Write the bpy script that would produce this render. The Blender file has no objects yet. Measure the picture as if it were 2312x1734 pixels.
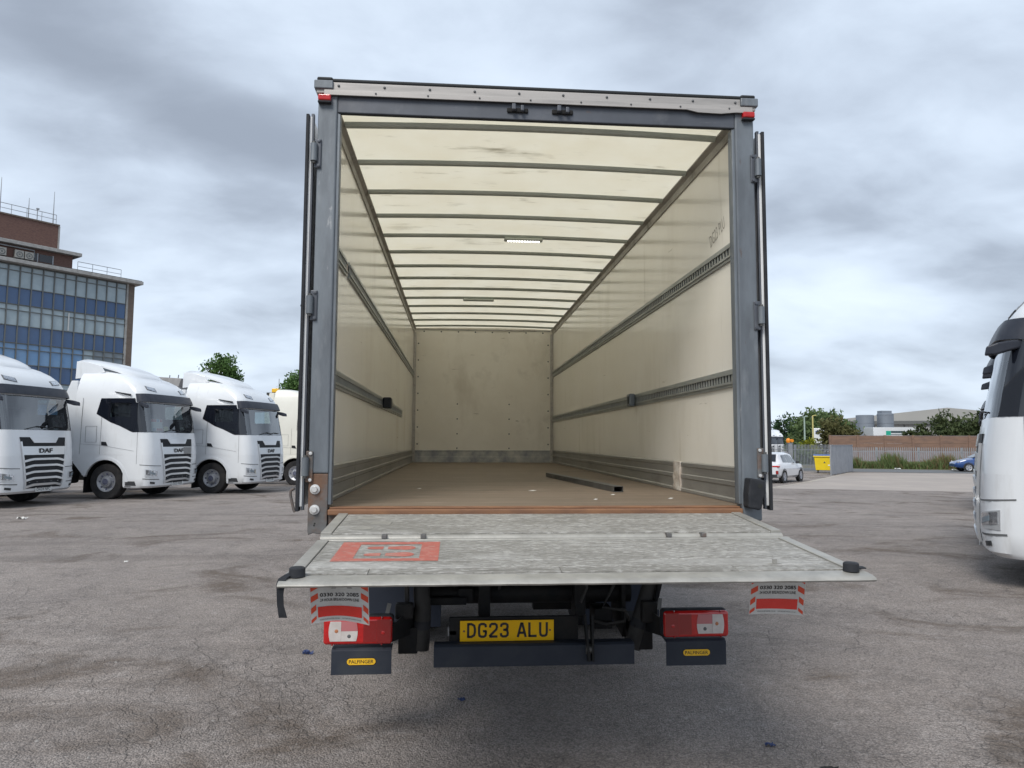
import bpy, bmesh, math, random
import numpy as np
from mathutils import Vector, Matrix

random.seed(7)
rng = np.random.default_rng(11)
R = math.radians
sc = bpy.context.scene
col = sc.collection

# ------------------------------------------------------------------ camera
cam_d = bpy.data.cameras.new('camera')
cam = bpy.data.objects.new('camera', cam_d)
col.objects.link(cam)
cam_d.sensor_width = 36.0
cam_d.lens = 25.135
cam_d.clip_start = 0.05
cam_d.clip_end = 3000
YAW, PITCH, ROLL = 0.0776, 0.0802, 0.0048
fw = Vector((math.sin(YAW)*math.cos(PITCH), math.cos(YAW)*math.cos(PITCH), math.sin(PITCH)))
rt = Vector((math.cos(YAW), -math.sin(YAW), 0))
up = rt.cross(fw)
r2 = rt*math.cos(ROLL)+up*math.sin(ROLL)
u2 = -rt*math.sin(ROLL)+up*math.cos(ROLL)
cam.matrix_world = Matrix(((r2.x, u2.x, -fw.x, -.4727), (r2.y, u2.y, -fw.y, -3.9996), (r2.z, u2.z, -fw.z, 1.65), (0, 0, 0, 1)))
sc.camera = cam

# ------------------------------------------------------------------ world
SUN_EL, SUN_AZ = 46.0, 208.0      # azimuth clockwise from +Y
world = bpy.data.worlds.new('World')
sc.world = world
world.use_nodes = True
wn, wl = world.node_tree.nodes, world.node_tree.links
wn.clear()
def W(t, **k):
    n = wn.new(t)
    for a, b in k.items(): setattr(n, a, b)
    return n
def wmath(op, a, b=None, clamp=False):
    n = W('ShaderNodeMath', operation=op, use_clamp=clamp)
    for i, q in enumerate((a, b)):
        if q is None: continue
        if isinstance(q, (int, float)): n.inputs[i].default_value = q
        else: wl.new(q, n.inputs[i])
    return n.outputs[0]
sky = W('ShaderNodeTexSky', sky_type='NISHITA', sun_disc=False)
sky.sun_elevation = R(SUN_EL); sky.sun_rotation = R(SUN_AZ)
sky.air_density = 1.2; sky.dust_density = 2.5
tc = W('ShaderNodeTexCoord')
sep = W('ShaderNodeSeparateXYZ'); wl.new(tc.outputs['Generated'], sep.inputs[0])
zc = wmath('MAXIMUM', sep.outputs[2], 0.0)
zd = wmath('ADD', zc, 0.30)
cx = wmath('DIVIDE', sep.outputs[0], zd); cy = wmath('DIVIDE', sep.outputs[1], zd)
comb = W('ShaderNodeCombineXYZ'); wl.new(cx, comb.inputs[0]); wl.new(cy, comb.inputs[1]); comb.inputs[2].default_value = 3.7
def wnoise(scale, detail, rough, off, dist=0.0, stretch=(1, 1, 1)):
    mp = W('ShaderNodeMapping'); wl.new(comb.outputs[0], mp.inputs[0])
    mp.inputs['Location'].default_value = off
    mp.inputs['Rotation'].default_value = (0, 0, R(-20))
    mp.inputs['Scale'].default_value = stretch
    n = W('ShaderNodeTexNoise'); wl.new(mp.outputs[0], n.inputs['Vector'])
    n.inputs['Scale'].default_value = scale; n.inputs['Detail'].default_value = detail
    n.inputs['Roughness'].default_value = rough; n.inputs['Distortion'].default_value = dist
    return n.outputs[0]
SKY = (9.1, 6.4, 0.0)
n1 = wnoise(1.35, 4, .46, SKY, .15, (1.0, 1.25, 1))
n2 = wnoise(3.6, 9, .58, (1.2, 7.7, 2), .25, (1.0, 1.35, 1))
mixn = wmath('ADD', wmath('MULTIPLY', n1, .78), wmath('MULTIPLY', n2, .22))
# brighter, thinner cloud low down
lowb = wmath('MULTIPLY', wmath('SUBTRACT', .30, zc, clamp=True), .22)
mixn = wmath('ADD', mixn, lowb)
ramp = W('ShaderNodeValToRGB'); wl.new(mixn, ramp.inputs[0])
ramp.color_ramp.interpolation = 'B_SPLINE'
els = ramp.color_ramp.elements
els[0].position = .33; els[0].color = (.228, .262, .320, 1)
els[1].position = .68; els[1].color = (.610, .690, .785, 1)
for p, c3 in ((.42, (.312, .358, .430, 1)), (.48, (.402, .462, .548, 1)), (.55, (.485, .557, .655, 1))):
    e = els.new(p); e.color = c3
sc10 = W('ShaderNodeVectorMath', operation='SCALE'); wl.new(ramp.outputs[0], sc10.inputs[0]); sc10.inputs['Scale'].default_value = 10.0
mx = W('ShaderNodeMix', data_type='RGBA'); mx.inputs[0].default_value = .93
wl.new(sky.outputs[0], mx.inputs[6]); wl.new(sc10.outputs[0], mx.inputs[7])
bg = W('ShaderNodeBackground'); bg.inputs['Strength'].default_value = .10
wl.new(mx.outputs[2], bg.inputs['Color'])
wo = W('ShaderNodeOutputWorld'); wl.new(bg.outputs[0], wo.inputs[0])

# ------------------------------------------------------------------ sun (behind cloud)
sd = bpy.data.lights.new('sun', 'SUN'); so = bpy.data.objects.new('sun', sd); col.objects.link(so)
sd.energy = 1.8; sd.angle = R(25); sd.color = (1, .955, .89)
az, el = R(SUN_AZ), R(SUN_EL)
to_sun = Vector((math.sin(az)*math.cos(el), math.cos(az)*math.cos(el), math.sin(el)))
so.rotation_euler = to_sun.to_track_quat('Z', 'Y').to_euler()
so.location = to_sun*40

sc.view_settings.view_transform = 'Standard'
sc.view_settings.look = 'None'
sc.view_settings.exposure = 0.62
sc.view_settings.gamma = 1.0
sc.view_settings.use_curve_mapping = False
sc.render.engine = 'CYCLES'
sc.cycles.use_denoising = True
sc.cycles.max_bounces = 10
sc.cycles.diffuse_bounces = 6
sc.cycles.transmission_bounces = 8
sc.cycles.transparent_max_bounces = 12

# ------------------------------------------------------------------ helpers
def h(x, y):
    s = .5*x+.866*y
    t = min(max((s-6)/34, 0), 1)
    return -.45*t*t*(3-2*t)+.10*math.exp(-((x-8.5)**2+(y-4.5)**2)/14.0)

MATS = {}
def mat(name, c1, c2=None, scale=4.0, detail=6, lo=.35, hi=.65, rough=.5, rough2=None, metal=0.0, bump=0.0, bscale=60.0,
        stretch=(1, 1, 1), coat=0.0, c3=None, s3=1.5, lo3=.55, hi3=.72, amt3=.8, stretch3=None, spec=.5, transl=0.0, emit=None, vary=True, extra=()):
    m = bpy.data.materials.new(name); m.use_nodes = True
    n, l = m.node_tree.nodes, m.node_tree.links
    b = n['Principled BSDF']
    b.inputs['Base Color'].default_value = (*c1, 1); b.inputs['Roughness'].default_value = rough
    b.inputs['Metallic'].default_value = metal; b.inputs['Specular IOR Level'].default_value = spec
    b.inputs['Coat Weight'].default_value = coat; b.inputs['Coat Roughness'].default_value = .08
    if emit: b.inputs['Emission Color'].default_value = (*emit[0], 1); b.inputs['Emission Strength'].default_value = emit[1]
    if c2 or bump or c3:
        t = n.new('ShaderNodeTexCoord'); vec = t.outputs['Object']
        if vary:
            oi = n.new('ShaderNodeObjectInfo')
            ml = n.new('ShaderNodeMath'); ml.operation = 'MULTIPLY'; ml.inputs[1].default_value = 37.0
            l.new(oi.outputs['Random'], ml.inputs[0])
            ad = n.new('ShaderNodeVectorMath'); ad.operation = 'ADD'
            l.new(vec, ad.inputs[0]); l.new(ml.outputs[0], ad.inputs[1]); vec = ad.outputs[0]
        def noise(s, d, st):
            mp = n.new('ShaderNodeMapping'); l.new(vec, mp.inputs[0]); mp.inputs['Scale'].default_value = st
            q = n.new('ShaderNodeTexNoise'); l.new(mp.outputs[0], q.inputs['Vector'])
            q.inputs['Scale'].default_value = s; q.inputs['Detail'].default_value = d; q.inputs['Roughness'].default_value = .62
            return q.outputs[0]
        def rng_(v, a, c, o=1.0):
            q = n.new('ShaderNodeMapRange'); l.new(v, q.inputs[0]); q.inputs[1].default_value = a; q.inputs[2].default_value = c
            q.inputs[3].default_value = 0; q.inputs[4].default_value = o
            return q.outputs[0]
        colr = None
        if c2:
            f = rng_(noise(scale, detail, stretch), lo, hi)
            q = n.new('ShaderNodeMix'); q.data_type = 'RGBA'; l.new(f, q.inputs[0])
            q.inputs[6].default_value = (*c1, 1); q.inputs[7].default_value = (*c2, 1); colr = q.outputs[2]
            if rough2 is not None:
                rr = n.new('ShaderNodeMapRange'); l.new(f, rr.inputs[0]); rr.inputs[3].default_value = rough; rr.inputs[4].default_value = rough2
                l.new(rr.outputs[0], b.inputs['Roughness'])
        if c3:
            f3 = rng_(noise(s3, 8, stretch3 or stretch), lo3, hi3, amt3)
            q = n.new('ShaderNodeMix'); q.data_type = 'RGBA'; l.new(f3, q.inputs[0])
            if colr: l.new(colr, q.inputs[6])
            else: q.inputs[6].default_value = (*c1, 1)
            q.inputs[7].default_value = (*c3, 1); colr = q.outputs[2]
        for (ce, se, loe, hie, ame, ste) in extra:
            fe = rng_(noise(se, 6, ste), loe, hie, ame)
            q = n.new('ShaderNodeMix'); q.data_type = 'RGBA'; l.new(fe, q.inputs[0])
            if colr: l.new(colr, q.inputs[6])
            else: q.inputs[6].default_value = (*c1, 1)
            q.inputs[7].default_value = (*ce, 1); colr = q.outputs[2]
        if colr: l.new(colr, b.inputs['Base Color'])
        if bump:
            bp = n.new('ShaderNodeBump'); bp.inputs['Strength'].default_value = bump; bp.inputs['Distance'].default_value = .01
            l.new(noise(bscale, 4, stretch), bp.inputs['Height']); l.new(bp.outputs[0], b.inputs['Normal'])
        if transl:
            tr = n.new('ShaderNodeBsdfTranslucent')
            if colr: l.new(colr, tr.inputs[0])
            else: tr.inputs[0].default_value = (*c1, 1)
            ms = n.new('ShaderNodeMixShader'); ms.inputs[0].default_value = transl
            l.new(b.outputs[0], ms.inputs[1]); l.new(tr.outputs[0], ms.inputs[2])
            l.new(ms.outputs[0], n['Material Output'].inputs[0])
    MATS[name] = m
    return m

def glass_mat(name, tint, mix=.85, rough=.02):
    m = bpy.data.materials.new(name); m.use_nodes = True
    n, l = m.node_tree.nodes, m.node_tree.links
    n.remove(n['Principled BSDF'])
    t = n.new('ShaderNodeBsdfTransparent'); t.inputs[0].default_value = (*tint, 1)
    g = n.new('ShaderNodeBsdfGlossy'); g.inputs['Roughness'].default_value = rough; g.inputs[0].default_value = (.95, .97, 1, 1)
    f = n.new('ShaderNodeFresnel'); f.inputs[0].default_value = 1.5
    k = n.new('ShaderNodeMapRange'); l.new(f.outputs[0], k.inputs[0]); k.inputs[3].default_value = 1-mix; k.inputs[4].default_value = 1
    ms = n.new('ShaderNodeMixShader'); l.new(k.outputs[0], ms.inputs[0]); l.new(t.outputs[0], ms.inputs[1]); l.new(g.outputs[0], ms.inputs[2])
    l.new(ms.outputs[0], n['Material Output'].inputs[0])
    MATS[name] = m
    return m

class MB:
    def __init__(s): s.v = []; s.f = []
    def add(s, vs, fs):
        o = len(s.v); s.v += [tuple(p) for p in vs]; s.f += [tuple(i+o for i in q) for q in fs]; return s
    def box(s, x0, x1, y0, y1, z0, z1):
        return s.add([(x0, y0, z0), (x1, y0, z0), (x1, y1, z0), (x0, y1, z0), (x0, y0, z1), (x1, y0, z1), (x1, y1, z1), (x0, y1, z1)],
                     [(0, 3, 2, 1), (4, 5, 6, 7), (0, 1, 5, 4), (1, 2, 6, 5), (2, 3, 7, 6), (3, 0, 4, 7)])
    def hexa(s, p):   # 8 points bottom ring + top ring
        return s.add(p, [(0, 3, 2, 1), (4, 5, 6, 7), (0, 1, 5, 4), (1, 2, 6, 5), (2, 3, 7, 6), (3, 0, 4, 7)])
    def beam(s, a, b, w, t, upv=(0, 0, 1)):
        a, b = Vector(a), Vector(b); d = (b-a).normalized(); sd_ = d.cross(Vector(upv))
        if sd_.length < 1e-4: sd_ = d.cross(Vector((1, 0, 0)))
        sd_.normalize(); u_ = sd_.cross(d)
        p = []
        for q in (a, b):
            p += [q-sd_*w/2-u_*t/2, q+sd_*w/2-u_*t/2, q+sd_*w/2+u_*t/2, q-sd_*w/2+u_*t/2]
        return s.add(p, [(0, 3, 2, 1), (4, 5, 6, 7), (0, 1, 5, 4), (1, 2, 6, 5), (2, 3, 7, 6), (3, 0, 4, 7)])
    def tube(s, pts, r, n=8, caps=True):
        pts = [Vector(p) for p in pts]; rs = r if isinstance(r, (list, tuple)) else [r]*len(pts)
        vs, fs = [], []; prev = None
        for i, p in enumerate(pts):
            d = (pts[min(i+1, len(pts)-1)]-pts[max(i-1, 0)]).normalized()
            if prev is None:
                a = Vector((0, 0, 1)) if abs(d.z) < .9 else Vector((1, 0, 0)); prev = d.cross(a).normalized()
            e = (prev-d*prev.dot(d)).normalized(); g = d.cross(e); prev = e
            for k in range(n):
                t = 2*math.pi*k/n; vs.append(p+(e*math.cos(t)+g*math.sin(t))*rs[i])
        for i in range(len(pts)-1):
            for k in range(n):
                fs.append((i*n+k, i*n+(k+1) % n, (i+1)*n+(k+1) % n, (i+1)*n+k))
        if caps: fs += [tuple(range(n-1, -1, -1)), tuple(range((len(pts)-1)*n, len(pts)*n))]
        return s.add(vs, fs)
    def prism(s, poly, axis, a, b):
        n = len(poly)
        def P(q, k): return (k, q[0], q[1]) if axis == 'x' else ((q[0], k, q[1]) if axis == 'y' else (q[0], q[1], k))
        vs = [P(q, a) for q in poly]+[P(q, b) for q in poly]
        fs = [tuple(range(n-1, -1, -1)), tuple(range(n, 2*n))]+[(i, (i+1) % n, n+(i+1) % n, n+i) for i in range(n)]
        return s.add(vs, fs)
    def grid(s, pts, close=False):
        nr, nc = len(pts), len(pts[0])
        vs = [p for r_ in pts for p in r_]; fs = []
        for i in range(nr-1):
            for j in range(nc if close else nc-1):
                fs.append((i*nc+j, i*nc+(j+1) % nc, (i+1)*nc+(j+1) % nc, (i+1)*nc+j))
        return s.add(vs, fs)
    def slab(s, top, bot):   # two equal grids -> closed slab
        nr, nc = len(top), len(top[0]); o = len(s.v)
        s.v += [tuple(p) for r_ in top for p in r_]+[tuple(p) for r_ in bot for p in r_]
        N = nr*nc; q = lambda i, j, k: o+k*N+i*nc+j
        for i in range(nr-1):
            for j in range(nc-1):
                s.f.append((q(i, j, 0), q(i, j+1, 0), q(i+1, j+1, 0), q(i+1, j, 0)))
                s.f.append((q(i, j, 1), q(i+1, j, 1), q(i+1, j+1, 1), q(i, j+1, 1)))
        for j in range(nc-1):
            s.f.append((q(0, j, 0), q(0, j, 1), q(0, j+1, 1), q(0, j+1, 0)))
            s.f.append((q(nr-1, j, 0), q(nr-1, j+1, 0), q(nr-1, j+1, 1), q(nr-1, j, 1)))
        for i in range(nr-1):
            s.f.append((q(i, 0, 0), q(i+1, 0, 0), q(i+1, 0, 1), q(i, 0, 1)))
            s.f.append((q(i, nc-1, 0), q(i, nc-1, 1), q(i+1, nc-1, 1), q(i+1, nc-1, 0)))
        return s
    def lathe(s, prof, center, axis='y', n=28):
        pts = []
        for (r_, a) in prof:
            ring = []
            for k in range(n):
                t = 2*math.pi*k/n; c_, s_ = r_*math.cos(t), r_*math.sin(t)
                q = (c_, a, s_) if axis == 'y' else ((a, c_, s_) if axis == 'x' else (c_, s_, a))
                ring.append((center[0]+q[0], center[1]+q[1], center[2]+q[2]))
            pts.append(ring)
        return s.grid(pts, close=True)
    def mesh(s, name, m, smooth=0, recalc=True):
        me = bpy.data.meshes.new(name); me.from_pydata(s.v, [], s.f)
        if recalc:
            bm = bmesh.new(); bm.from_mesh(me); bmesh.ops.recalc_face_normals(bm, faces=bm.faces); bm.to_mesh(me); bm.free()
        if m: me.materials.append(m if not isinstance(m, str) else MATS[m])
        if smooth:
            me.polygons.foreach_set('use_smooth', [True]*len(me.polygons)); me.set_sharp_from_angle(angle=R(smooth))
        me.update()
        return me
    def build(s, name, m, parent=None, smooth=0, bevel=0.0, seg=2, recalc=True):
        o = bpy.data.objects.new(name, s.mesh(name, m, smooth, recalc)); col.objects.link(o)
        if parent: o.parent = parent
        if bevel:
            b = o.modifiers.new('bevel', 'BEVEL'); b.width = bevel; b.segments = seg; b.limit_method = 'ANGLE'; b.angle_limit = R(40)
        return o

def tag(o, label=None, cat=None, group=None, kind=None):
    if label: o['label'] = label
    if cat: o['category'] = cat
    if group: o['group'] = group
    if kind: o['kind'] = kind
    return o
def empty(name, loc=(0, 0, 0), rz=0.0):
    o = bpy.data.objects.new(name, None); col.objects.link(o); o.location = loc; o.rotation_euler = (0, 0, rz); o.empty_display_size = .2
    return o
def copy_tree(o, parent=None):
    c = o.copy(); col.objects.link(c); c.parent = parent
    for ch in list(o.children): copy_tree(ch, c)
    return c
def inst(name, me, parent, loc=(0, 0, 0), rot=(0, 0, 0), scale=(1, 1, 1)):
    o = bpy.data.objects.new(name, me); col.objects.link(o); o.parent = parent; o.location = loc; o.rotation_euler = rot; o.scale = scale
    return o
def text(name, s, m, parent, mtx, height, width=None, bold=0.0, depth=.0006):
    cu = bpy.data.curves.new('t', 'FONT'); cu.body = s; cu.align_x = 'CENTER'; cu.align_y = 'CENTER'; cu.size = 1; cu.offset = bold; cu.extrude = 0; cu.resolution_u = 3
    to = bpy.data.objects.new('t', cu); col.objects.link(to)
    dg = bpy.context.evaluated_depsgraph_get(); me = bpy.data.meshes.new_from_object(to.evaluated_get(dg))
    bpy.data.objects.remove(to); bpy.data.curves.remove(cu)
    co = np.array([v.co[:] for v in me.vertices]); mn, mxx = co.min(0), co.max(0)
    sy = height/(mxx[1]-mn[1]); sx = (width/(mxx[0]-mn[0])) if width else sy
    for v in me.vertices: v.co = ((v.co.x-(mn[0]+mxx[0])/2)*sx, (v.co.y-(mn[1]+mxx[1])/2)*sy, v.co.z)
    me.materials.clear(); me.materials.append(MATS[m])
    o = bpy.data.objects.new(name, me); col.objects.link(o); o.parent = parent; o.matrix_local = mtx
    return o
def frame_mtx(loc, xdir, ydir):
    x = Vector(xdir).normalized(); z = x.cross(Vector(ydir)).normalized(); y = z.cross(x)
    return Matrix(((x.x, y.x, z.x, loc[0]), (x.y, y.y, z.y, loc[1]), (x.z, y.z, z.z, loc[2]), (0, 0, 0, 1)))

# ------------------------------------------------------------------ materials
mat('truck_white', (.70, .725, .75), (.66, .685, .71), scale=1.2, rough=.28, coat=.5, c3=(.60, .60, .58), s3=2.0, lo3=.6, hi3=.85, amt3=.35, extra=(((.42, .41, .39), 3.2, .58, .74, .35, (1.5, 1.5, .25)), ((.35, .33, .30), 24, .70, .74, .4, (1, 1, .5))))
mat('truck_cream', (.74, .73, .66), (.69, .68, .61), scale=1.2, rough=.32, coat=.4)
mat('dark_plastic', (.035, .038, .043), (.055, .057, .06), scale=8, spec=.2, rough=.5)
mat('visor_plastic', (.030, .035, .048), (.042, .047, .060), scale=6, spec=.2, rough=.4)
mat('grille_black', (.018, .02, .024), spec=.2, rough=.55)
mat('silver_trim', (.62, .64, .66), rough=.28, metal=.6)
mat('lamp_chrome', (.75, .77, .8), (.35, .37, .4), scale=22, rough=.12, metal=.9)
mat('black_glass', (.008, .010, .016), rough=.04, coat=.6)
mat('interior_dark', (.05, .055, .06), spec=.2, rough=.8)
mat('interior_grey', (.20, .22, .24), (.15, .17, .19), scale=9, stretch=(1, 7, .3), rough=.85)
mat('seam_dark', (.12, .125, .13), rough=.7)
mat('tyre_rubber', (.022, .022, .024), (.045, .043, .042), scale=5, spec=.2, rough=.85, bump=.3, bscale=30)
mat('rim_steel', (.48, .49, .51), (.30, .31, .34), scale=9, rough=.4, metal=.5)
mat('hub_dark', (.06, .065, .09), (.16, .17, .25), scale=25, rough=.5)
mat('chassis_black', (.009, .010, .012), (.020, .019, .018), scale=9, spec=.2, rough=.6)
mat('chassis_grey', (.055, .053, .05), (.03, .03, .03), scale=4, spec=.2, rough=.6)
mat('plate_white', (.62, .64, .64), rough=.35)
mat('plate_yellow', (.86, .50, .006), (.80, .45, .006), scale=6, rough=.45, spec=.2)
mat('letter_black', (.012, .012, .014), rough=.5)
mat('letter_grey', (.10, .105, .11), rough=.5)
mat('mesh_red', (.62, .035, .03), rough=.2, coat=.6)
mat('card_red', (.55, .10, .12), rough=.6); mat('card_white', (.7, .72, .72), rough=.6); mat('card_blue', (.20, .36, .55), rough=.6); mat('card_yellow', (.65, .58, .12), rough=.6)
glass_mat('windscreen_glass', (.52, .62, .62), .86)
glass_mat('door_glass', (.42, .50, .52), .9)
glass_mat('car_glass', (.12, .14, .15), .9)

mat('galvanised', (.180, .203, .225), (.115, .130, .147), scale=3, rough=.45, rough2=.6, metal=.3, c3=(.26, .275, .29), s3=7, amt3=.5, stretch=(2, 2, .5), bump=.08, extra=(((.34, .35, .36), 22, .66, .72, .7, (1, 1, .25)), ((.10, .065, .045), 9, .68, .76, .7, (2, 2, .6)), ((.09, .095, .10), 2.2, .58, .74, .5, (3, 3, .3))))
mat('rusty_steel', (.145, .150, .155), (.095, .085, .078), scale=5, rough=.65, metal=.2, c3=(.16, .075, .035), s3=6, lo3=.47, hi3=.64, amt3=.75, bump=.25, bscale=40)
mat('header_steel', (.10, .11, .13), (.075, .082, .096), scale=3, rough=.45, metal=.3, c3=(.18, .185, .195), s3=5, amt3=.4, extra=(((.33, .34, .35), 20, .68, .72, .7, (.15, 1, 3)), ((.14, .09, .06), 8, .68, .76, .5, (1, 1, 1))))
mat('cap_aluminium', (.43, .41, .39), (.36, .345, .33), scale=4, rough=.5, metal=.25, c3=(.25, .24, .23), s3=4, amt3=.5, stretch=(.4, 3, 6))
mat('roof_edge_black', (.03, .033, .035), spec=.2, rough=.5)
mat('grp_wall', (.825, .80, .735), (.79, .76, .685), scale=1.2, rough=.22, coat=.35, c3=(.42, .37, .27), s3=1.1, lo3=.56, hi3=.78, amt3=.35, stretch3=(1, 1, .35), extra=(((.25, .22, .17), 9, .69, .73, .55, (1, .25, 2.5)), ((.30, .26, .20), 26, .72, .75, .7, (1, .8, 1)), ((.45, .40, .30), 3, .62, .70, .35, (1, 2.5, .12))))
mat('grp_outer', (.72, .73, .74), (.64, .65, .65), scale=2, rough=.4)
mat('grp_bulkhead', (.76, .725, .65), (.70, .66, .58), scale=1.6, rough=.45, c3=(.30, .27, .21), s3=2.5, lo3=.58, hi3=.8, amt3=.4, extra=(((.18, .15, .11), 7, .68, .71, .6, (.3, 1, 2.5)), ((.2, .17, .13), 18, .73, .76, .7, (1, 1, 1)), ((.36, .31, .23), 1.3, .55, .70, .35, (1, 1, .4))))
mat('grp_roof', (.95, .920, .825), (.915, .875, .765), scale=2.2, rough=.5, transl=.72, c3=(.30, .27, .19), s3=1.6, lo3=.60, hi3=.80, amt3=.5, stretch3=(1.0, 2.6, 1), vary=False, extra=(((.10, .09, .07), 13, .715, .75, .8, (.6, 1.6, 1)), ((.34, .30, .21), 4.5, .62, .72, .4, (.5, 2.2, 1))))
mat('bow_steel', (.47, .50, .46), (.40, .43, .39), scale=4, rough=.4, metal=.3)
mat('cornice', (.40, .385, .355), (.31, .295, .265), scale=5, rough=.6, metal=.2, c3=(.09, .08, .065), s3=5, amt3=.7)
mat('kick_alu', (.33, .325, .305), (.24, .235, .222), scale=2.5, rough=.4, metal=.45, stretch=(1, .35, 3), c3=(.13, .12, .105), s3=3, amt3=.6, stretch3=(1, .6, 2))
mat('bulk_kick', (.50, .49, .45), (.24, .25, .27), scale=5, rough=.5, metal=.2, c3=(.16, .16, .17), s3=4, amt3=.6, stretch3=(.5, 1, 3))
mat('rail_steel', (.34, .36, .35), (.27, .285, .275), scale=6, rough=.4, metal=.4)
mat('slot_dark', (.03, .032, .03), spec=.2, rough=.8)
mat('plywood', (.185, .142, .104), (.145, .110, .079), scale=3, rough=.6, stretch=(.35, 3.0, 1), c3=(.265, .21, .158), s3=4, lo3=.52, hi3=.75, amt3=.6, stretch3=(.35, 2.2, 1), bump=.15, bscale=30, extra=(((.34, .29, .235), 9, .60, .70, .6, (.25, 1.8, 1)), ((.085, .062, .045), 2.2, .56, .72, .5, (.6, 1.2, 1)), ((.42, .38, .32), 40, .70, .74, .7, (.3, 1.4, 1))))
mat('sill_rust', (.25, .125, .062), (.17, .085, .048), scale=6, rough=.7, c3=(.34, .20, .11), s3=5, amt3=.6, stretch=(1, 3, 3))
mat('deck_alu', (.300, .290, .268), (.205, .198, .180), scale=110, detail=6, lo=.30, hi=.70, rough=.6, metal=0, spec=.35, stretch=(.12, .7, 1), c3=(.50, .49, .465), s3=75, lo3=.50, hi3=.62, amt3=.7, stretch3=(.35, .8, 1), bump=.6, bscale=110, extra=(((.085, .08, .07), 95, .58, .66, .8, (.35, .9, 1)), ((.135, .128, .11), 2.4, .48, .72, .6, (.7, 1.3, 1)), ((.58, .57, .55), 2.0, .54, .74, .5, (.6, 1.3, 1)), ((.085, .08, .072), 14, .66, .69, .6, (.06, 2.2, 1))))
mat('deck_edge', (.38, .37, .34), (.27, .262, .24), scale=8, rough=.45, metal=.2, c3=(.24, .235, .22), s3=12, amt3=.55, bump=.15)
mat('stencil_red', (.43, .115, .085), (.37, .11, .085), scale=14, rough=.65, c3=(.42, .34, .30), s3=75, lo3=.54, hi3=.66, amt3=.6, stretch3=(.35, .8, 1), extra=(((.20, .12, .095), 95, .60, .68, .6, (.35, .9, 1)), ((.44, .33, .28), 3, .56, .74, .45, (.6, 1.4, 1))))
mat('rubber_black', (.018, .02, .024), (.035, .037, .042), scale=8, spec=.2, rough=.6, bump=.2)
mat('underrun_blue', (.026, .032, .045), (.036, .042, .055), scale=5, spec=.2, rough=.5, c3=(.06, .065, .07), s3=4, amt3=.5)
mat('badge_yellow', (.80, .47, .02), rough=.4)
mat('lens_red', (.50, .012, .012), (.40, .008, .008), scale=30, rough=.12, coat=.6)
mat('lens_red_dark', (.24, .010, .010), rough=.15, coat=.6)
mat('lens_white', (.60, .57, .55), (.50, .46, .44), scale=20, rough=.15, coat=.6)
mat('lens_pink', (.45, .16, .17), rough=.2, coat=.5)
mat('lens_amber', (.42, .17, .08), rough=.3)
mat('flag_white', (.58, .585, .57), (.50, .505, .49), scale=10, rough=.45, c3=(.36, .35, .34), s3=7, amt3=.4)
mat('flag_red', (.62, .07, .03), rough=.35); mat('flag_panel', (.66, .035, .025), (.60, .03, .02), scale=10, rough=.22, coat=.4)
mat('bolt_zinc', (.66, .66, .65), rough=.35, metal=.5)
mat('led_white', (.9, .9, .9), emit=((1, .99, .95), 2.6), rough=.3)
mat('tube_steel', (.12, .12, .115), (.08, .08, .078), scale=5, rough=.5, metal=.4)
mat('tape_white', (.56, .53, .48), (.40, .33, .27), scale=14, rough=.8, bump=.5, bscale=30)
mat('mudflap', (.022, .027, .040), spec=.2, rough=.6)
mat('marker_ink', (.30, .28, .24), rough=.7)

mat('brick', (.115, .062, .052), (.17, .10, .08), scale=5, rough=.85, c3=(.075, .045, .042), s3=3, stretch=(1, 1, 3), stretch3=(.5, .5, 4))
mat('stone_trim', (.38, .38, .37), (.27, .27, .26), scale=3, rough=.8)
mat('column_brown', (.16, .125, .10), (.12, .095, .08), scale=4, rough=.8)
mat('mullion', (.12, .13, .13), rough=.5); mat('mullion_light', (.45, .46, .46), rough=.5)
mat('pane_light', (.33, .41, .45), (.27, .345, .385), scale=.9, rough=.10, coat=.4)
mat('pane_blue', (.034, .090, .205), (.028, .075, .18), scale=.8, rough=.10, coat=.4)
mat('pane_sky', (.10, .23, .43), (.15, .28, .46), scale=.7, rough=.08, coat=.4)
mat('pane_dull', (.16, .20, .235), (.20, .235, .26), scale=.9, rough=.15)
mat('ac_white', (.33, .325, .30), rough=.6)
mat('rail_grey', (.30, .32, .34), rough=.5, metal=.3)
mat('palisade', (.30, .315, .335), (.24, .255, .275), scale=5, rough=.55, metal=.3)
mat('sheet_grey', (.28, .295, .325), (.23, .245, .27), scale=2, rough=.55, metal=.2)
mat('bin_yellow', (.80, .60, .015), (.74, .54, .015), scale=3, rough=.4); mat('bin_blue', (.035, .09, .28), rough=.4)
mat('wall_brick', (.215, .135, .095), (.165, .105, .08), scale=1.1, rough=.9, stretch=(1, 1, 4), c3=(.12, .085, .07), s3=.8, lo3=.5, hi3=.7, amt3=.7)
mat('wall_low', (.24, .20, .20), (.19, .16, .16), scale=1.0, rough=.9)
mat('silo', (.215, .245, .285), (.185, .21, .245), scale=.5, rough=.5, metal=.2)
mat('shed_grey', (.31, .31, .295), (.28, .28, .27), scale=.2, rough=.6); mat('shed_dark', (.10, .105, .105), rough=.6)
mat('bark', (.07, .055, .042), (.11, .09, .07), scale=8, rough=.9, bump=.5)
def leafmat(n_, a, b): mat(n_, a, b, scale=1.3, lo=.3, hi=.7, rough=.65, spec=.2, transl=.25, vary=False)
leafmat('leaf_chestnut', (.060, .125, .036), (.115, .195, .06)); leafmat('leaf_dark', (.024, .055, .024), (.045, .085, .035))
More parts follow.
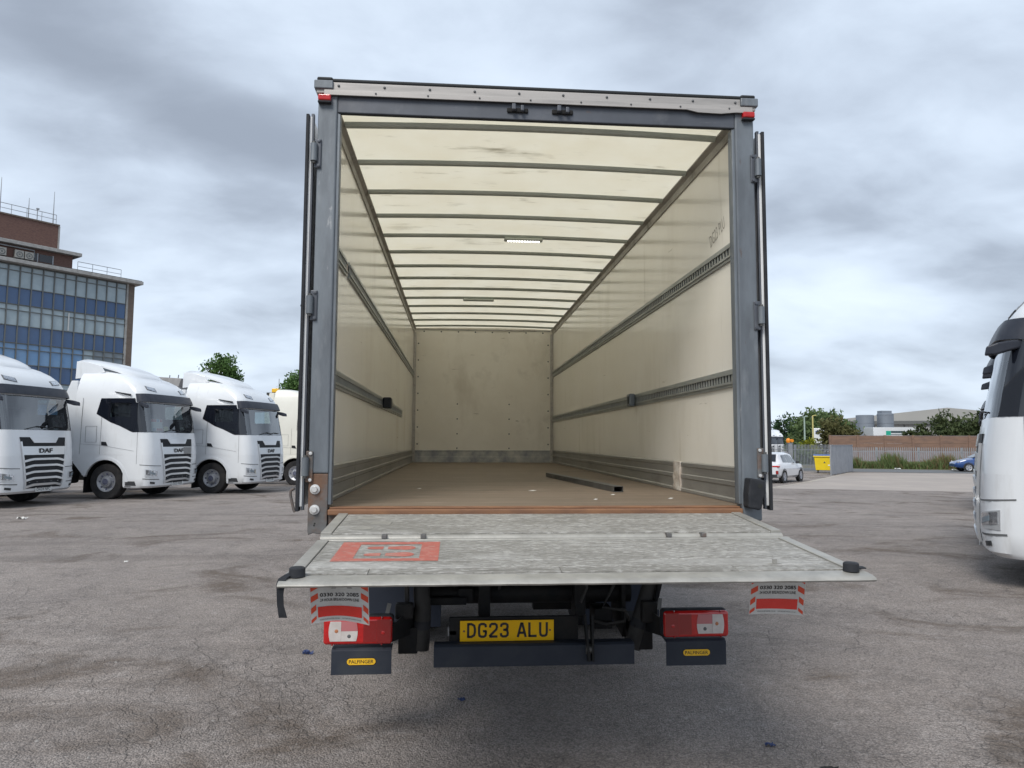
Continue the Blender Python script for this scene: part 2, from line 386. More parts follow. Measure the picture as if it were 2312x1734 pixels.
leafmat('leaf_mid', (.070, .115, .042), (.13, .18, .075)); leafmat('leaf_olive', (.085, .095, .035), (.13, .12, .05)); leafmat('leaf_yellow', (.16, .20, .02), (.24, .24, .02))
leafmat('leaf_bush', (.050, .075, .030), (.085, .105, .045)); leafmat('weed_green', (.085, .13, .045), (.15, .19, .075)); leafmat('weed_brown', (.17, .11, .06), (.22, .16, .09))
mat('orange_plastic', (.72, .24, .01), rough=.4); mat('pole_yellow', (.48, .42, .16), rough=.6); mat('pole_green', (.30, .38, .34), rough=.6)
mat('logo_green', (.02, .36, .25), rough=.5); mat('logo_dark', (.05, .08, .09), rough=.6); mat('logo_blue', (.04, .07, .18), rough=.6)
mat('suv_paint', (.66, .67, .70), (.62, .63, .66), scale=1, rough=.22, coat=.8); mat('blue_paint', (.020, .065, .22), rough=.2, coat=.8)
mat('scrap_blue', (.03, .05, .14), rough=.6); mat('scrap_white', (.6, .6, .58), rough=.7); mat('scrap_dark', (.02, .02, .02), rough=.8)
mat('grey_body', (.30, .30, .30), (.22, .22, .22), scale=2, rough=.7)

# ------------------------------------------------------------------ ground
def asphalt():
    m = bpy.data.materials.new('asphalt'); m.use_nodes = True
    n, l = m.node_tree.nodes, m.node_tree.links; b = n['Principled BSDF']
    t = n.new('ShaderNodeTexCoord').outputs['Object']
    def noise(s, d, r_=.6, st=(1, 1, 1), dist=0):
        mp = n.new('ShaderNodeMapping'); l.new(t, mp.inputs[0]); mp.inputs['Scale'].default_value = st
        q = n.new('ShaderNodeTexNoise'); l.new(mp.outputs[0], q.inputs['Vector']); q.inputs['Scale'].default_value = s
        q.inputs['Detail'].default_value = d; q.inputs['Roughness'].default_value = r_; q.inputs['Distortion'].default_value = dist
        return q
    def mr(v, a, c, o0=0., o1=1.):
        q = n.new('ShaderNodeMapRange'); l.new(v, q.inputs[0]); q.inputs[1].default_value = a; q.inputs[2].default_value = c; q.inputs[3].default_value = o0; q.inputs[4].default_value = o1
        return q.outputs[0]
    def mixc(f, a, c, bl='MIX'):
        q = n.new('ShaderNodeMix'); q.data_type = 'RGBA'; q.blend_type = bl
        l.new(f, q.inputs[0]) if not isinstance(f, float) else setattr(q.inputs[0], 'default_value', f)
        for i, k in ((6, a), (7, c)):
            if isinstance(k, tuple): q.inputs[i].default_value = (*k, 1)
            else: l.new(k, q.inputs[i])
        return q.outputs[2]
    def mth(op, a, c):
        q = n.new('ShaderNodeMath'); q.operation = op
        for i, k in enumerate((a, c)):
            if isinstance(k, (int, float)): q.inputs[i].default_value = k
            else: l.new(k, q.inputs[i])
        return q.outputs[0]
    big = noise(.16, 5, .6, dist=.4); mid = noise(.9, 7, .62, dist=.5); damp = noise(.55, 6, .6, (1, 1.3, 1), .8); fine = noise(55, 4, .6)
    base = mixc(mr(big.outputs[0], .35, .65), (.280, .244, .221), (.350, .308, .280))
    base = mixc(mr(mid.outputs[0], .42, .66, 0, .55), base, (.205, .182, .170))
    # brown damp marks
    base = mixc(mr(damp.outputs[0], .54, .64, 0, .85), base, (.132, .101, .078))
    blot = noise(2.6, 8, .68, (1, 1, 1), .6); base = mixc(mr(blot.outputs[0], .50, .68, 0, .5), base, (.15, .132, .120))
    blot2 = noise(7.0, 6, .65); base = mixc(mr(blot2.outputs[0], .52, .70, 0, .45), base, (.40, .365, .345))
    pale = noise(.7, 8, .65, (1, 1, 1), 1.0)
    base = mixc(mr(pale.outputs[0], .58, .78, 0, .45), base, (.46, .415, .39))
    # old tyre tracks
    mp = n.new('ShaderNodeMapping'); l.new(t, mp.inputs[0]); mp.inputs['Rotation'].default_value = (0, 0, R(24)); mp.inputs['Scale'].default_value = (.05, .9, 1)
    tk = n.new('ShaderNodeTexNoise'); l.new(mp.outputs[0], tk.inputs['Vector']); tk.inputs['Scale'].default_value = 1.6; tk.inputs['Detail'].default_value = 5
    base = mixc(mr(tk.outputs[0], .55, .70, 0, .42), base, (.135, .116, .104))
    oil = noise(.45, 3, .5); base = mixc(mr(oil.outputs[0], .70, .76, 0, .5), base, (.085, .075, .068))
    # aggregate
    v1 = n.new('ShaderNodeTexVoronoi'); l.new(t, v1.inputs['Vector']); v1.inputs['Scale'].default_value = 95; v1.inputs['Randomness'].default_value = 1
    sepc = n.new('ShaderNodeSeparateColor'); l.new(v1.outputs['Color'], sepc.inputs[0])
    stone = mr(sepc.outputs[0], 0, 1, .70, 1.32)
    comb = n.new('ShaderNodeCombineColor')
    for i in range(3): l.new(stone, comb.inputs[i])
    base = mixc(1.0, base, comb.outputs[0], 'MULTIPLY')
    gap = mr(v1.outputs['Distance'], .45, .85, 0, .5)
    base = mixc(gap, base, (.085, .076, .070))
    v2 = n.new('ShaderNodeTexVoronoi'); l.new(t, v2.inputs['Vector']); v2.inputs['Scale'].default_value = 28
    s2 = n.new('ShaderNodeSeparateColor'); l.new(v2.outputs['Color'], s2.inputs[0])
    big_st = mth('MULTIPLY', mr(v2.outputs['Distance'], .16, .12), mr(s2.outputs[1], .80, .82))
    base = mixc(mth('MULTIPLY', big_st, .7), base, (.40, .375, .36))
    # cracks
    wr = noise(2.3, 4); vm = n.new('ShaderNodeVectorMath'); vm.operation = 'SCALE'; l.new(wr.outputs['Color'], vm.inputs[0]); vm.inputs['Scale'].default_value = .35
    va = n.new('ShaderNodeVectorMath'); va.operation = 'ADD'; l.new(t, va.inputs[0]); l.new(vm.outputs[0], va.inputs[1])
    cr = n.new('ShaderNodeTexVoronoi'); cr.feature = 'DISTANCE_TO_EDGE'; l.new(va.outputs[0], cr.inputs['Vector']); cr.inputs['Scale'].default_value = 1.7
    crmask = mr(noise(.4, 4).outputs[0], .48, .58)
    crack = mth('MULTIPLY', mr(cr.outputs['Distance'], .008, .001), mth('MULTIPLY', crmask, .55))
    cr2 = n.new('ShaderNodeTexVoronoi'); cr2.feature = 'DISTANCE_TO_EDGE'; l.new(va.outputs[0], cr2.inputs['Vector']); cr2.inputs['Scale'].default_value = 6.5
    crack2 = mth('MULTIPLY', mr(cr2.outputs['Distance'], .035, .004), mr(noise(.55, 4, .6, (1, 1, 2)).outputs[0], .47, .60))
    ck = mth('MAXIMUM', mth('MULTIPLY', crack, .8), mth('MULTIPLY', crack2, .36))
    base = mixc(mth('MULTIPLY', ck, .8), base, (.05, .045, .042))
    l.new(base, b.inputs['Base Color']); b.inputs['Roughness'].default_value = .88; b.inputs['Specular IOR Level'].default_value = .35
    hh = mth('ADD', mth('MULTIPLY', v1.outputs['Distance'], -.55), mth('ADD', mth('MULTIPLY', ck, -1.2), mth('MULTIPLY', mid.outputs[0], 1.6)))
    hh = mth('ADD', mth('ADD', hh, mth('MULTIPLY', blot2.outputs[0], 1.2)), mth('MULTIPLY', fine.outputs[0], .5)); hh = mth('ADD', hh, mth('MULTIPLY', big_st, .6))
    bp = n.new('ShaderNodeBump'); bp.inputs['Strength'].default_value = .95; bp.inputs['Distance'].default_value = .018
    l.new(hh, bp.inputs['Height']); l.new(bp.outputs[0], b.inputs['Normal'])
    MATS['asphalt'] = m
asphalt()
mat('concrete_pad', (.37, .325, .29), (.31, .275, .25), scale=.5, rough=.9, c3=(.26, .235, .215), s3=.35, lo3=.5, hi3=.75, amt3=.6, stretch3=(.4, 2, 1), bump=.15)
mat('road_tarmac', (.135, .140, .145), (.115, .12, .125), scale=1, rough=.85, bump=.2)
mat('verge_soil', (.12, .12, .06), (.16, .13, .08), scale=1.2, rough=.95)
mat('line_paint', (.46, .41, .34), (.34, .31, .27), scale=3, rough=.8)
mat('pebble', (.30, .285, .27), (.16, .15, .145), scale=60, rough=.9)

def axis_ticks(a, b, c0, d): # fine between, coarse outside
    return [a-900, a-400, a-150, a-50, a-15]+list(np.arange(a, b+.01, d))+[b+15, b+50, b+150, b+400, b+900]
gx = axis_ticks(-50, 70, 0, 2.0); gy = axis_ticks(-12, 100, 0, 2.0)
tag(MB().grid([[(x, y, h(x, y)) for x in gx] for y in gy]).build('ground', 'asphalt', smooth=60), kind='structure')

def sheet(name, quad, m, lift, n=24):
    q = [Vector((*p, 0)) for p in quad]; pts = []
    for i in range(n+1):
        r_ = []
        for j in range(n+1):
            a, b = i/n, j/n
            p = q[0]*(1-a)*(1-b)+q[1]*(1-a)*b+q[2]*a*b+q[3]*a*(1-b)
            r_.append((p.x, p.y, h(p.x, p.y)+lift))
        pts.append(r_)
    return MB().grid(pts).build(name, m, smooth=60)
tag(sheet('concrete_yard', [(13.3, 26.6), (26.5, 23.5), (44.0, 42.6), (27.3, 44.6)], 'concrete_pad', .008), kind='structure')
tag(sheet('road', [(22.0, 49.0), (52.0, 38.2), (55.0, 43.2), (24.5, 55.5)], 'road_tarmac', .012), kind='structure')
tag(sheet('verge', [(24.5, 55.5), (55.0, 43.2), (60.0, 47.0), (27.0, 63.0)], 'verge_soil', .012), kind='structure')
tag(sheet('painted_line', [(13.1, 26.7), (13.3, 26.6), (27.4, 44.7), (27.2, 44.8)], 'line_paint', .014), kind='structure')

# loose grit near the camera
g = MB()
for k in range(2600):
    x, y = rng.uniform(-6.5, 6.5), rng.uniform(-3.0, 9.0)
    r_ = rng.choice([.003, .004, .006, .009, .012], p=[.35, .3, .2, .11, .04])
    a, b, c_ = r_*rng.uniform(.7, 1.3, 3); ph = rng.uniform(0, 6.28)
    pts = []
    for i in range(5):
        t = ph+i*1.2566; pts.append((x+a*math.cos(t), y+b*math.sin(t), h(x, y)-.001))
    ap = (x+rng.uniform(-.3, .3)*a, y+rng.uniform(-.3, .3)*b, h(x, y)+c_*.9)
    g.add(pts+[ap], [(i, (i+1) % 5, 5) for i in range(5)])
tag(g.build('loose_grit', 'pebble', recalc=False), 'loose pale grit and small stones scattered over the asphalt', 'grit', kind='stuff')

# ================================================================== BOX LORRY
lorry = empty('box_lorry', (0, 0, 0))
tag(lorry, 'box lorry seen from behind with open cargo box and lowered tail lift', 'lorry')
FL, HC, WI, LL = 1.283, 3.643, 1.228, 8.55
def prt(name, mb, m, parent=None, **k): return mb.build(name, m, parent or lorry, **k)

# rear frame
for s in (-1, 1):
    zb = 1.20 if s < 0 else 1.205
    x0, x1 = (-1.275, -1.166) if s < 0 else (1.160, 1.275)
    p = MB().box(x0, x1, 0, .09, 1.47 if s < 0 else zb, 3.62)
    post = prt('rear_post', p, 'galvanised', bevel=.010, seg=3)
    # inner return lip
    xi = -1.166 if s < 0 else 1.160
    prt('seal_lip', MB().box(xi-(.004 if s < 0 else .016), xi+(.016 if s < 0 else .004), .012, .075, 1.30, 3.515), 'galvanised', post, bevel=.003)
    if s < 0:
        q = MB()
        pts = [(-1.272, 1.469), (-1.272, 1.16), (-1.268, 1.138), (-1.24, 1.149), (-1.215, 1.142), (-1.175, 1.15), (-1.168, 1.20), (-1.168, 1.469)]
        q.prism(pts, 'y', .004, .086)
        foot = prt('post_foot', q, 'rusty_steel', bevel=.004)
        for z in (1.385, 1.275):
            bo = MB().lathe([(0, -.022), (.014, -.022), (.017, -.016), (.017, -.004), (.027, -.003), (.027, .004)], (-1.2355, 0, z), 'y', 16)
            prt('bolt', bo, 'bolt_zinc', foot, smooth=40)
        for z in (1.205, 1.195):
            prt('hole', MB().lathe([(0, .0035), (.005, .0035), (.005, .006)], (-1.236+.003*(z > 1.2), 0, z-.005), 'y', 10), 'slot_dark', foot)
# lintel (header) and capping strips
prt('header', MB().box(-1.166, 1.160, .004, .034, 3.514, 3.617), 'header_steel', bevel=.005)
prt('header_shade_strip', MB().box(-1.160, 1.154, .008, .030, 3.5105, 3.5135), 'roof_edge_black', bevel=.003)  # black strip paints in the shading along the header's underside
cap = prt('roof_capping', MB().box(-1.285, 1.285, -.012, .10, 3.6175, 3.686), 'cap_aluminium', bevel=.006)
prt('capping_lip', MB().box(-1.240, 1.262, -.020, -.0125, 3.606, 3.637), 'cap_aluminium', cap, bevel=.002)
prt('capping_lip', MB().add([(.86, -.021, 3.607), (.93, -.021, 3.592), (1.07, -.021, 3.589), (1.16, -.021, 3.600), (1.262, -.021, 3.600), (1.262, -.021, 3.615), (.86, -.021, 3.615),
                            (.86, -.013, 3.607), (.93, -.013, 3.592), (1.07, -.013, 3.589), (1.16, -.013, 3.600), (1.262, -.013, 3.600), (1.262, -.013, 3.615), (.86, -.013, 3.615)],
    [(0, 1, 2, 3, 4, 5, 6), (13, 12, 11, 10, 9, 8, 7)]+[(i, (i+1) % 7, 7+(i+1) % 7, 7+i) for i in range(7)]), 'cap_aluminium', cap)
prt('roof_gutter', MB().tube([(-1.27, .0, 3.697), (1.27, .0, 3.697)], .013, 8), 'roof_edge_black', cap, smooth=60)
for s in (-1, 1):
    prt('corner_cap', MB().box(s*1.243-.053, s*1.243+.053, -.026, .11, 3.640, 3.690), 'galvanised', cap, bevel=.006)
    prt('corner_cap', MB().box(s*1.238-.045, s*1.238+.045, -.018, .11, 3.6905, 3.714), 'roof_edge_black', cap, bevel=.010)
rv = MB().lathe([(0, -.006), (.006, -.005), (.008, 0)], (0, 0, 0), 'y', 10).mesh('rivet', 'letter_grey', 60)
for x in np.linspace(-1.16, 1.16, 10): inst('rivet', rv, cap, (x, -.0125, 3.663))
for x in np.linspace(-.95, 1.12, 8): inst('rivet', rv, cap, (x, -.0215, 3.622), scale=(.7, .7, .7))
# red marker lamps
for s in (-1, 1):
    ml = prt('marker_lamp', MB().box(s*1.236-.036, s*1.236+.036, -.034, -.0005, 3.568, 3.604), 'lens_red', bevel=.008, seg=3)
    prt('lamp_base', MB().box(s*1.236-.037, s*1.236+.037, -.031, .0, 3.556, 3.5675), 'rubber_black', ml, bevel=.004)
# lock keepers on header
for x in (-.137, .126):
    k = MB().box(x-.062, x+.062, -.008, .0035, 3.552, 3.580)
    kp = prt('lock_keeper', k, 'chassis_black', bevel=.012, seg=3)
    prt('keeper_lug', MB().box(x-.035, x-.012, -.040, -.0085, 3.556, 3.592), 'header_steel', kp, bevel=.005)
    prt('keeper_lug', MB().box(x+.016, x+.036, -.035, -.0085, 3.552, 3.586), 'header_steel', kp, bevel=.005)
# hinges
for s, zs in ((-1, (3.266, 2.398, 1.508)), (1, (3.268, 2.387, 1.534))):
    for z in zs:
        xo = s*1.268
        low = z < 2
        hg = MB().box(xo-.019, xo+.019, -.010, -.0005, z-.085, z+.085)
        hh_ = prt('hinge', hg, 'rusty_steel' if low else 'header_steel', bevel=.005)
        prt('knuckle', MB().tube([(s*1.287, -.020, z-.050), (s*1.287, -.020, z+.050)], .019, 14), 'galvanised', hh_, smooth=40)
        prt('knuckle', MB().tube([(s*1.287, -.020, z-.062), (s*1.287, -.020, z+.062)], .011, 10), 'tube_steel', hh_, smooth=40)
        for dz in (-.072, .072):
            prt('hinge_bolt', MB().lathe([(0, -.018), (.009, -.017), (.010, -.010)], (s*1.262, 0, z+dz), 'y', 10), 'bolt_zinc' if low else 'header_steel', hh_, smooth=40)
# open doors folded back along the sides
for s in (-1, 1):
    x0, x1 = sorted((s*1.300, s*1.336))
    d = prt('cargo_door', MB().box(x0+.008, x1-.008, .016, 1.15, 1.29, 3.49), 'grp_outer', bevel=.003)
    xe0, xe1 = sorted((s*1.298, s*1.3145)); xf0, xf1 = sorted((s*1.3215, s*1.340))
    prt('edge_channel', MB().box(xe0, xe1, .020, .046, 1.27, 3.51), 'header_steel', d, bevel=.003)
    prt('edge_seal', MB().box(xf0, xf1, .0, .055, 1.265, 3.50), 'rubber_black', d, bevel=.004)
    prt('door_rivet', MB().tube([(s*1.345, .02, 2.40), (s*1.341, .02, 2.40)], .006, 8), 'rubber_black', d)
# left door latch tail
prt('latch_handle', MB().tube([(-1.352, .03, 1.39), (-1.372, .03, 1.375), (-1.372, .03, 1.35), (-1.352, .03, 1.27), (-1.345, .03, 1.26)], .008, 8), 'rusty_steel', smooth=50)

# walls, roof, floor, bulkhead
for s in (-1, 1):
    x0, x1 = sorted((s*WI, s*1.262))
    w = prt('side_wall', MB().box(x0, x1, .0905, LL+.04, 1.30, 3.60), 'grp_wall')
    xa, xb = sorted((s*1.2625, s*1.272))
    prt('outer_skin', MB().box(xa, xb, .0905, LL+.04, 1.25, 3.617), 'grp_outer', w)
    # kick plate extrusions : profiled section
    prof = [(0, FL+.002), (.014, FL+.004), (.014, FL+.022), (.007, FL+.030), (.007, FL+.098), (.013, FL+.104), (.013, FL+.128), (.007, FL+.134), (.007, FL+.186), (.011, FL+.190), (.011, FL+.214), (0, FL+.222)]
    for (ya, yb) in (((.0905, 1.30), (1.4705, LL)) if s > 0 else ((.0905, 1.44), (1.446, LL))):
        prt('kick_plate', MB().prism([(s*WI-s*a, z) for a, z in prof], 'y', ya, yb), 'kick_alu')
    # cornice angle
    prt('cornice_rail', MB().prism([(s*(WI-.001), 3.548), (s*(WI-.009), 3.548), (s*(WI-.012), 3.598), (s*(WI-.040), 3.618), (s*(WI-.040), 3.628), (s*(WI-.001), 3.628)], 'y', .10, LL-.01), 'cornice')
    for y in np.arange(.45, 8.4, .42):
        inst('rivet', rv, lorry, (s*(WI-.011), y, 3.572), (0, 0, s*R(90)), (1.1, 1, 1.1))
# tape patch on right kick plate
tp = MB(); top, bot = [], []
for i in range(9):
    z = FL+.005+i*.027; r_, b_ = [], []
    for j in range(6):
        y = 1.302+j*.0335
        r_.append((WI-.014-random.uniform(0, .012), y+random.uniform(-.003, .003)*(j in (0, 5)), z)); b_.append((WI-.0005, y, z))
    top.append(r_); bot.append(b_)
prt('tape_patch', tp.slab(top, bot), 'tape_white', smooth=50)
# floor boards
ys = [.10, 1.30, 2.52, 3.74, 4.96, 6.18, 7.40, 8.548]
for a, b in zip(ys[:-1], ys[1:]):
    prt('floor_board', MB().box(-WI+.002, WI-.002, a+.0015, b-.0015, FL-.030, FL), 'plywood', bevel=.0015, seg=1)
sill = prt('rear_sill', MB().box(-1.164, 1.158, -.012, .0985, 1.245, FL-.006), 'sill_rust', bevel=.006)
prt('sill_strip', MB().box(-1.160, 1.154, .020, .0975, FL-.0055, FL+.003), 'sill_rust', sill, bevel=.003)
prt('under_sill', MB().box(-1.164, 1.158, .02, .095, 1.14, 1.2445), 'rusty_steel', sill)
bh = prt('bulkhead', MB().box(-WI+.001, WI-.001, LL, LL+.035, FL-.01, 3.655), 'grp_bulkhead')
prt('bulkhead_kick', MB().prism([(LL-.0005, FL+.001), (LL-.014, FL+.001), (LL-.014, FL+.095), (LL-.010, FL+.100), (LL-.010, FL+.185), (LL-.014, FL+.19), (LL-.014, FL+.210), (LL-.0005, FL+.212)], 'x', -WI+.045, WI-.045), 'bulk_kick', bh)
for s in (-1, 1):
    prt('corner_trim', MB().prism([(s*(WI-.0015), LL-.0005), (s*(WI-.0015), LL-.05), (s*(WI-.012), LL-.05), (s*(WI-.045), LL-.014), (s*(WI-.045), LL-.0005)], 'z', FL+.003, 3.55), 'cap_aluminium', bh)
prt('top_trim', MB().box(-WI+.042, WI-.042, LL-.012, LL-.0005, 3.600, 3.626), 'cornice', bh)
for x in np.linspace(-1.05, 1.05, 8): inst('rivet', rv, bh, (x, LL-.0005, 3.575), scale=(1.7, 1.3, 1.7))
for z in np.linspace(1.60, 3.36, 7):
    for s in (-1, 1): inst('rivet', rv, bh, (s*1.145, LL-.0005, z), scale=(1.7, 1.3, 1.7))
for z in (1.53, 1.78, 2.04, 2.30):
    for x in (-.455, .455): inst('rivet', rv, bh, (x, LL-.0005, z), scale=(1.6, 1.3, 1.6))
# translucent roof, slightly cambered
CAM = .022
top, bot = [], []
for y in np.linspace(.05, LL+.04, 30):
    t_, b_ = [], []
    for x in np.linspace(-1.262, 1.262, 13):
        zz = 3.634+CAM*(1-(x/1.262)**2)+.002*math.sin(y*5.1+x*2)
        t_.append((x, y, zz+.003)); b_.append((x, y, zz))
    top.append(t_); bot.append(b_)
prt('roof_panel', MB().slab(top, bot), 'grp_roof', smooth=50)
# roof bows
for i in range(14):
    y = .40+i*.602
    if y > LL-.1: break
    m_ = MB(); rows = []
    prof = [(-.026, .026), (-.019, .005), (-.010, -.002), (.010, -.002), (.019, .005), (.026, .026)]
    for x in np.linspace(-(WI-.042), WI-.042, 11):
        z0 = 3.601+CAM*(1-(x/1.262)**2)
        rows.append([(x, y+a, z0+b) for a, b in prof])
    m_.grid(rows)
    m_.f.append(tuple(range(6))); m_.f.append(tuple(range(len(m_.v)-1, len(m_.v)-7, -1)))
    prt('roof_bow', m_, 'bow_steel', smooth=40)
# interior light bars
for (x0, x1, y, lit) in ((.0, .316, 2.775, True), (-.366, .0, 5.785, False)):
    zt = 3.597+CAM*.98
    lb = prt('light_bar', MB().box(x0-.03, x1+.03, y-.035, y+.035, zt-.034, zt-.006), 'bow_steel', bevel=.012, seg=3)
    if lit:
        for q in range(12):
            x = x0+.012+q*(x1-x0-.024)/11
            prt('led', MB().lathe([(0, zt-.044), (.007, zt-.043), (.0100, zt-.039), (.0100, zt-.0342)], (x, y-.010, 0), 'z', 12), 'led_white', lb, smooth=50)
# slotted load rails
def rail(s, z, y0, y1, holes=True):
    m_ = MB()
    def bx(a0, a1, ya, yb, za, zb):
        xa, xb = sorted((s*(WI-a0), s*(WI-a1))); m_.box(xa, xb, ya, yb, za, zb)
    bx(.0005, .014, y0, y1, z+.030, z+.055); bx(.0005, .014, y0, y1, z-.055, z-.030)
    bx(.0145, .022, y0, y1, z+.022, z+.036); bx(.0145, .022, y0, y1, z-.036, z-.022)
    y = y0
    while y < y1-.02:
        bx(.010, .016, y, y+.022, z-.0295, z+.0295); y += .050
    o = prt('load_rail', m_, 'rail_steel')
    n_ = MB(); xa, xb = sorted((s*(WI-.0005), s*(WI-.005))); n_.box(xa, xb, y0, y1, z-.0295, z+.0295)
    prt('slot_backing', n_, 'slot_dark', o)
    return o
rail(1, 2.835, .095, LL-.052); rail(1, 2.045, .095, LL-.052)
rail(-1, 2.805, .095, .80); rail(-1, 2.815, .90, LL-.052); rail(-1, 2.030, .095, 5.9)
prt('rail_gap', MB().box(-WI+.0005, -WI+.004, .80, .90, 2.77, 2.85), 'tape_white')
cl = prt('rail_clip', MB().box(-WI+.024, -WI+.105, 3.20, 3.32, 1.975, 2.085), 'rubber_black', bevel=.012)
prt('strap_end', MB().box(-WI+.105, -WI+.112, 3.215, 3.305, 1.990, 2.07), 'tube_steel', cl)
cl = prt('rail_clip', MB().box(WI-.080, WI-.024, 2.60, 2.73, 1.985, 2.105), 'galvanised', bevel=.014)
prt('clip_slot', MB().box(WI-.084, WI-.0805, 2.63, 2.66, 2.01, 2.08), 'slot_dark', cl)
# handwriting on right wall
text('marker_writing', 'DG23 PLU', 'marker_ink', lorry, frame_mtx((WI-.0008, .50, 3.03), (0, -1, .25), (0, .1, 1)), .085, .27)
# black rubber bump stop, hung on the right post
bs = MB().prism([(1.172, 1.452), (1.258, 1.440), (1.262, 1.37), (1.245, 1.33), (1.238, 1.285), (1.225, 1.272), (1.160, 1.286), (1.160, 1.36)], 'y', -.085, -.0005)
bo = prt('bump_stop', bs, 'rubber_black', bevel=.010, seg=3)
prt('bump_hole', MB().lathe([(0, -.0865), (.013, -.0865), (.013, -.086)], (1.228, 0, 1.407), 'y', 12), 'slot_dark', bo)

# ---------------------------------------------------------------- tail lift
def deck(x, t, A, hgt=0.0):     # t along deck from A[0] to A[1] in metres (Y,Z pairs)
    (ya, za), (yb, zb) = A; L_ = math.hypot(yb-ya, zb-za); uy, uz = (yb-ya)/L_, (zb-za)/L_
    return (x, ya+uy*t+uz*hgt*0-(-uz)*0, za+uz*t+hgt)
DA = ((-.030, 1.253), (-.540, 1.215)); DB = ((-.620, 1.190), (-1.335, 1.143))
XL, XR = -1.100, 1.130
la = math.hypot(.51, .038); lb_ = math.hypot(.715, .047)
lift = prt('tail_lift', MB().hexa([deck(XL+.03, .01, DA, -.050), deck(XR-.03, .01, DA, -.050), deck(XR-.03, la, DA, -.055), deck(XL+.03, la, DA, -.055),
                                   deck(XL+.03, .01, DA, -.024), deck(XR-.03, .01, DA, -.024), deck(XR-.03, la, DA, -.024), deck(XL+.03, la, DA, -.024)]), 'chassis_grey')
def plank(x0, x1, t0, t1, A, th0, th1, m='deck_alu', name='deck_plank', lift_h=0.0):
    m_ = MB()
    m_.hexa([deck(x0, t0, A, -th0), deck(x1, t0, A, -th0), deck(x1, t1, A, -th1), deck(x0, t1, A, -th1),
             deck(x0, t0, A, lift_h), deck(x1, t0, A, lift_h), deck(x1, t1, A, lift_h), deck(x0, t1, A, lift_h)])
    return prt(name, m_, m, lift, bevel=.0015, seg=1)
g_ = .0018
for a, b in ((0, .17), (.17, .34), (.34, la)):
    plank(XL+.052, XR-.052, a+g_, b-g_, DA, .023, .023)
for x0, x1 in ((XL, XL+.050), (XR-.050, XR)):
    plank(x0, x1, 0, la, DA, .050, .055, 'deck_edge', 'side_edge', .006)
# fold hinge
prt('fold_hinge', MB().tube([(XL+.005, -.565, 1.190), (XR-.01, -.565, 1.190)], .021, 12), 'deck_edge', lift, smooth=40)
prt('fold_strip', MB().box(XL+.012, XR+.012, -.617, -.588, 1.165, 1.196), 'deck_edge', lift, bevel=.005)
for x in (-.80, -.62, .55, .72):
    prt('hinge_clip', MB().box(x-.012, x+.012, -.605, -.560, 1.1965, 1.216), 'rusty_steel', lift, bevel=.003)
# outer deck, wedge
edges = [0, .12, .27, .40, .52, .60]
for a, b in zip(edges[:-1], edges[1:]):
    th = lambda t: .045-.024*t/.715
    if a == .52:      # split plank near the tip
        cuts = [XL+.052, -.800, -.060, .64, XR-.052]
        for c0, c1 in zip(cuts[:-1], cuts[1:]): plank(c0+.001, c1-.001, a+g_, b-g_, DB, th(a), th(b))
    else: plank(XL+.052, XR-.052, a+g_, b-g_, DB, th(a), th(b))
plank(XL+.052, XR-.052, .602, .625, DB, .026, .025, 'deck_alu', 'deck_plank', -.004)
for x0, x1 in ((XL, XL+.050), (XR-.050, XR)): plank(x0, x1, .0, .625, DB, .045, .024, 'deck_edge', 'side_edge', .006)
# tip nosing with a rolled lip
pts = []
for x in np.linspace(XL-.006, XR+.006, 60):
    w = .0015*math.sin(x*31)+.001*math.sin(x*77)
    r_ = []
    for t, hh_ in ((.627, 0), (.66, 0.0), (.695, -.002), (.712+w, -.006), (.718+w, -.014), (.712+w, -.021), (.69, -.022), (.627, -.024)):
        r_.append(deck(x, t, DB, hh_))
    pts.append(r_)
m_ = MB().grid(pts, close=True); m_.f.append(tuple(range(8))); m_.f.append(tuple(range(len(m_.v)-1, len(m_.v)-9, -1)))
prt('tip_nosing', m_, 'deck_edge', lift, smooth=40)
# rubber pucks and corner tabs, strap
for x in (XL+.048, XR-.052):
    y0, z0 = deck(0, .640, DB)[1:]
    prt('rubber_puck', MB().lathe([(0, z0+.036), (.024, z0+.036), (.029, z0+.032), (.030, z0+.002), (.024, z0+.0005), (0, z0+.0005)], (x, y0, 0), 'z', 24), 'rubber_black', lift, smooth=40)
prt('corner_tab', MB().hexa([deck(XR-.03, .60, DB, .007), deck(XR+.016, .60, DB, .007), deck(XR+.016, .63, DB, .007), deck(XR-.03, .63, DB, .007),
                             deck(XR-.03, .60, DB, .012), deck(XR+.016, .60, DB, .012), deck(XR+.016, .63, DB, .012), deck(XR-.03, .63, DB, .012)]), 'rubber_black', lift)
st_t, st_b = [], []
for k, (x, y, z) in enumerate([(XL+.022, -1.235, 1.161), (XL+.012, -1.27, 1.158), (XL-.002, -1.30, 1.150), (XL-.004, -1.318, 1.135), (XL-.002, -1.318, 1.10), (XL+.0, -1.316, 1.06), (XL+.007, -1.314, 1.015)]):
    wv = .030-.006*(k in (4, 5))
    st_t.append([(x-.008, y, z), (x-.008+wv, y-.002, z+.002*(k < 3))]); st_b.append([(x-.008, y+.004, z-.002), (x-.008+wv, y+.002, z-.002)])
prt('rubber_strap', MB().slab(st_t, st_b), 'rubber_black', lift)
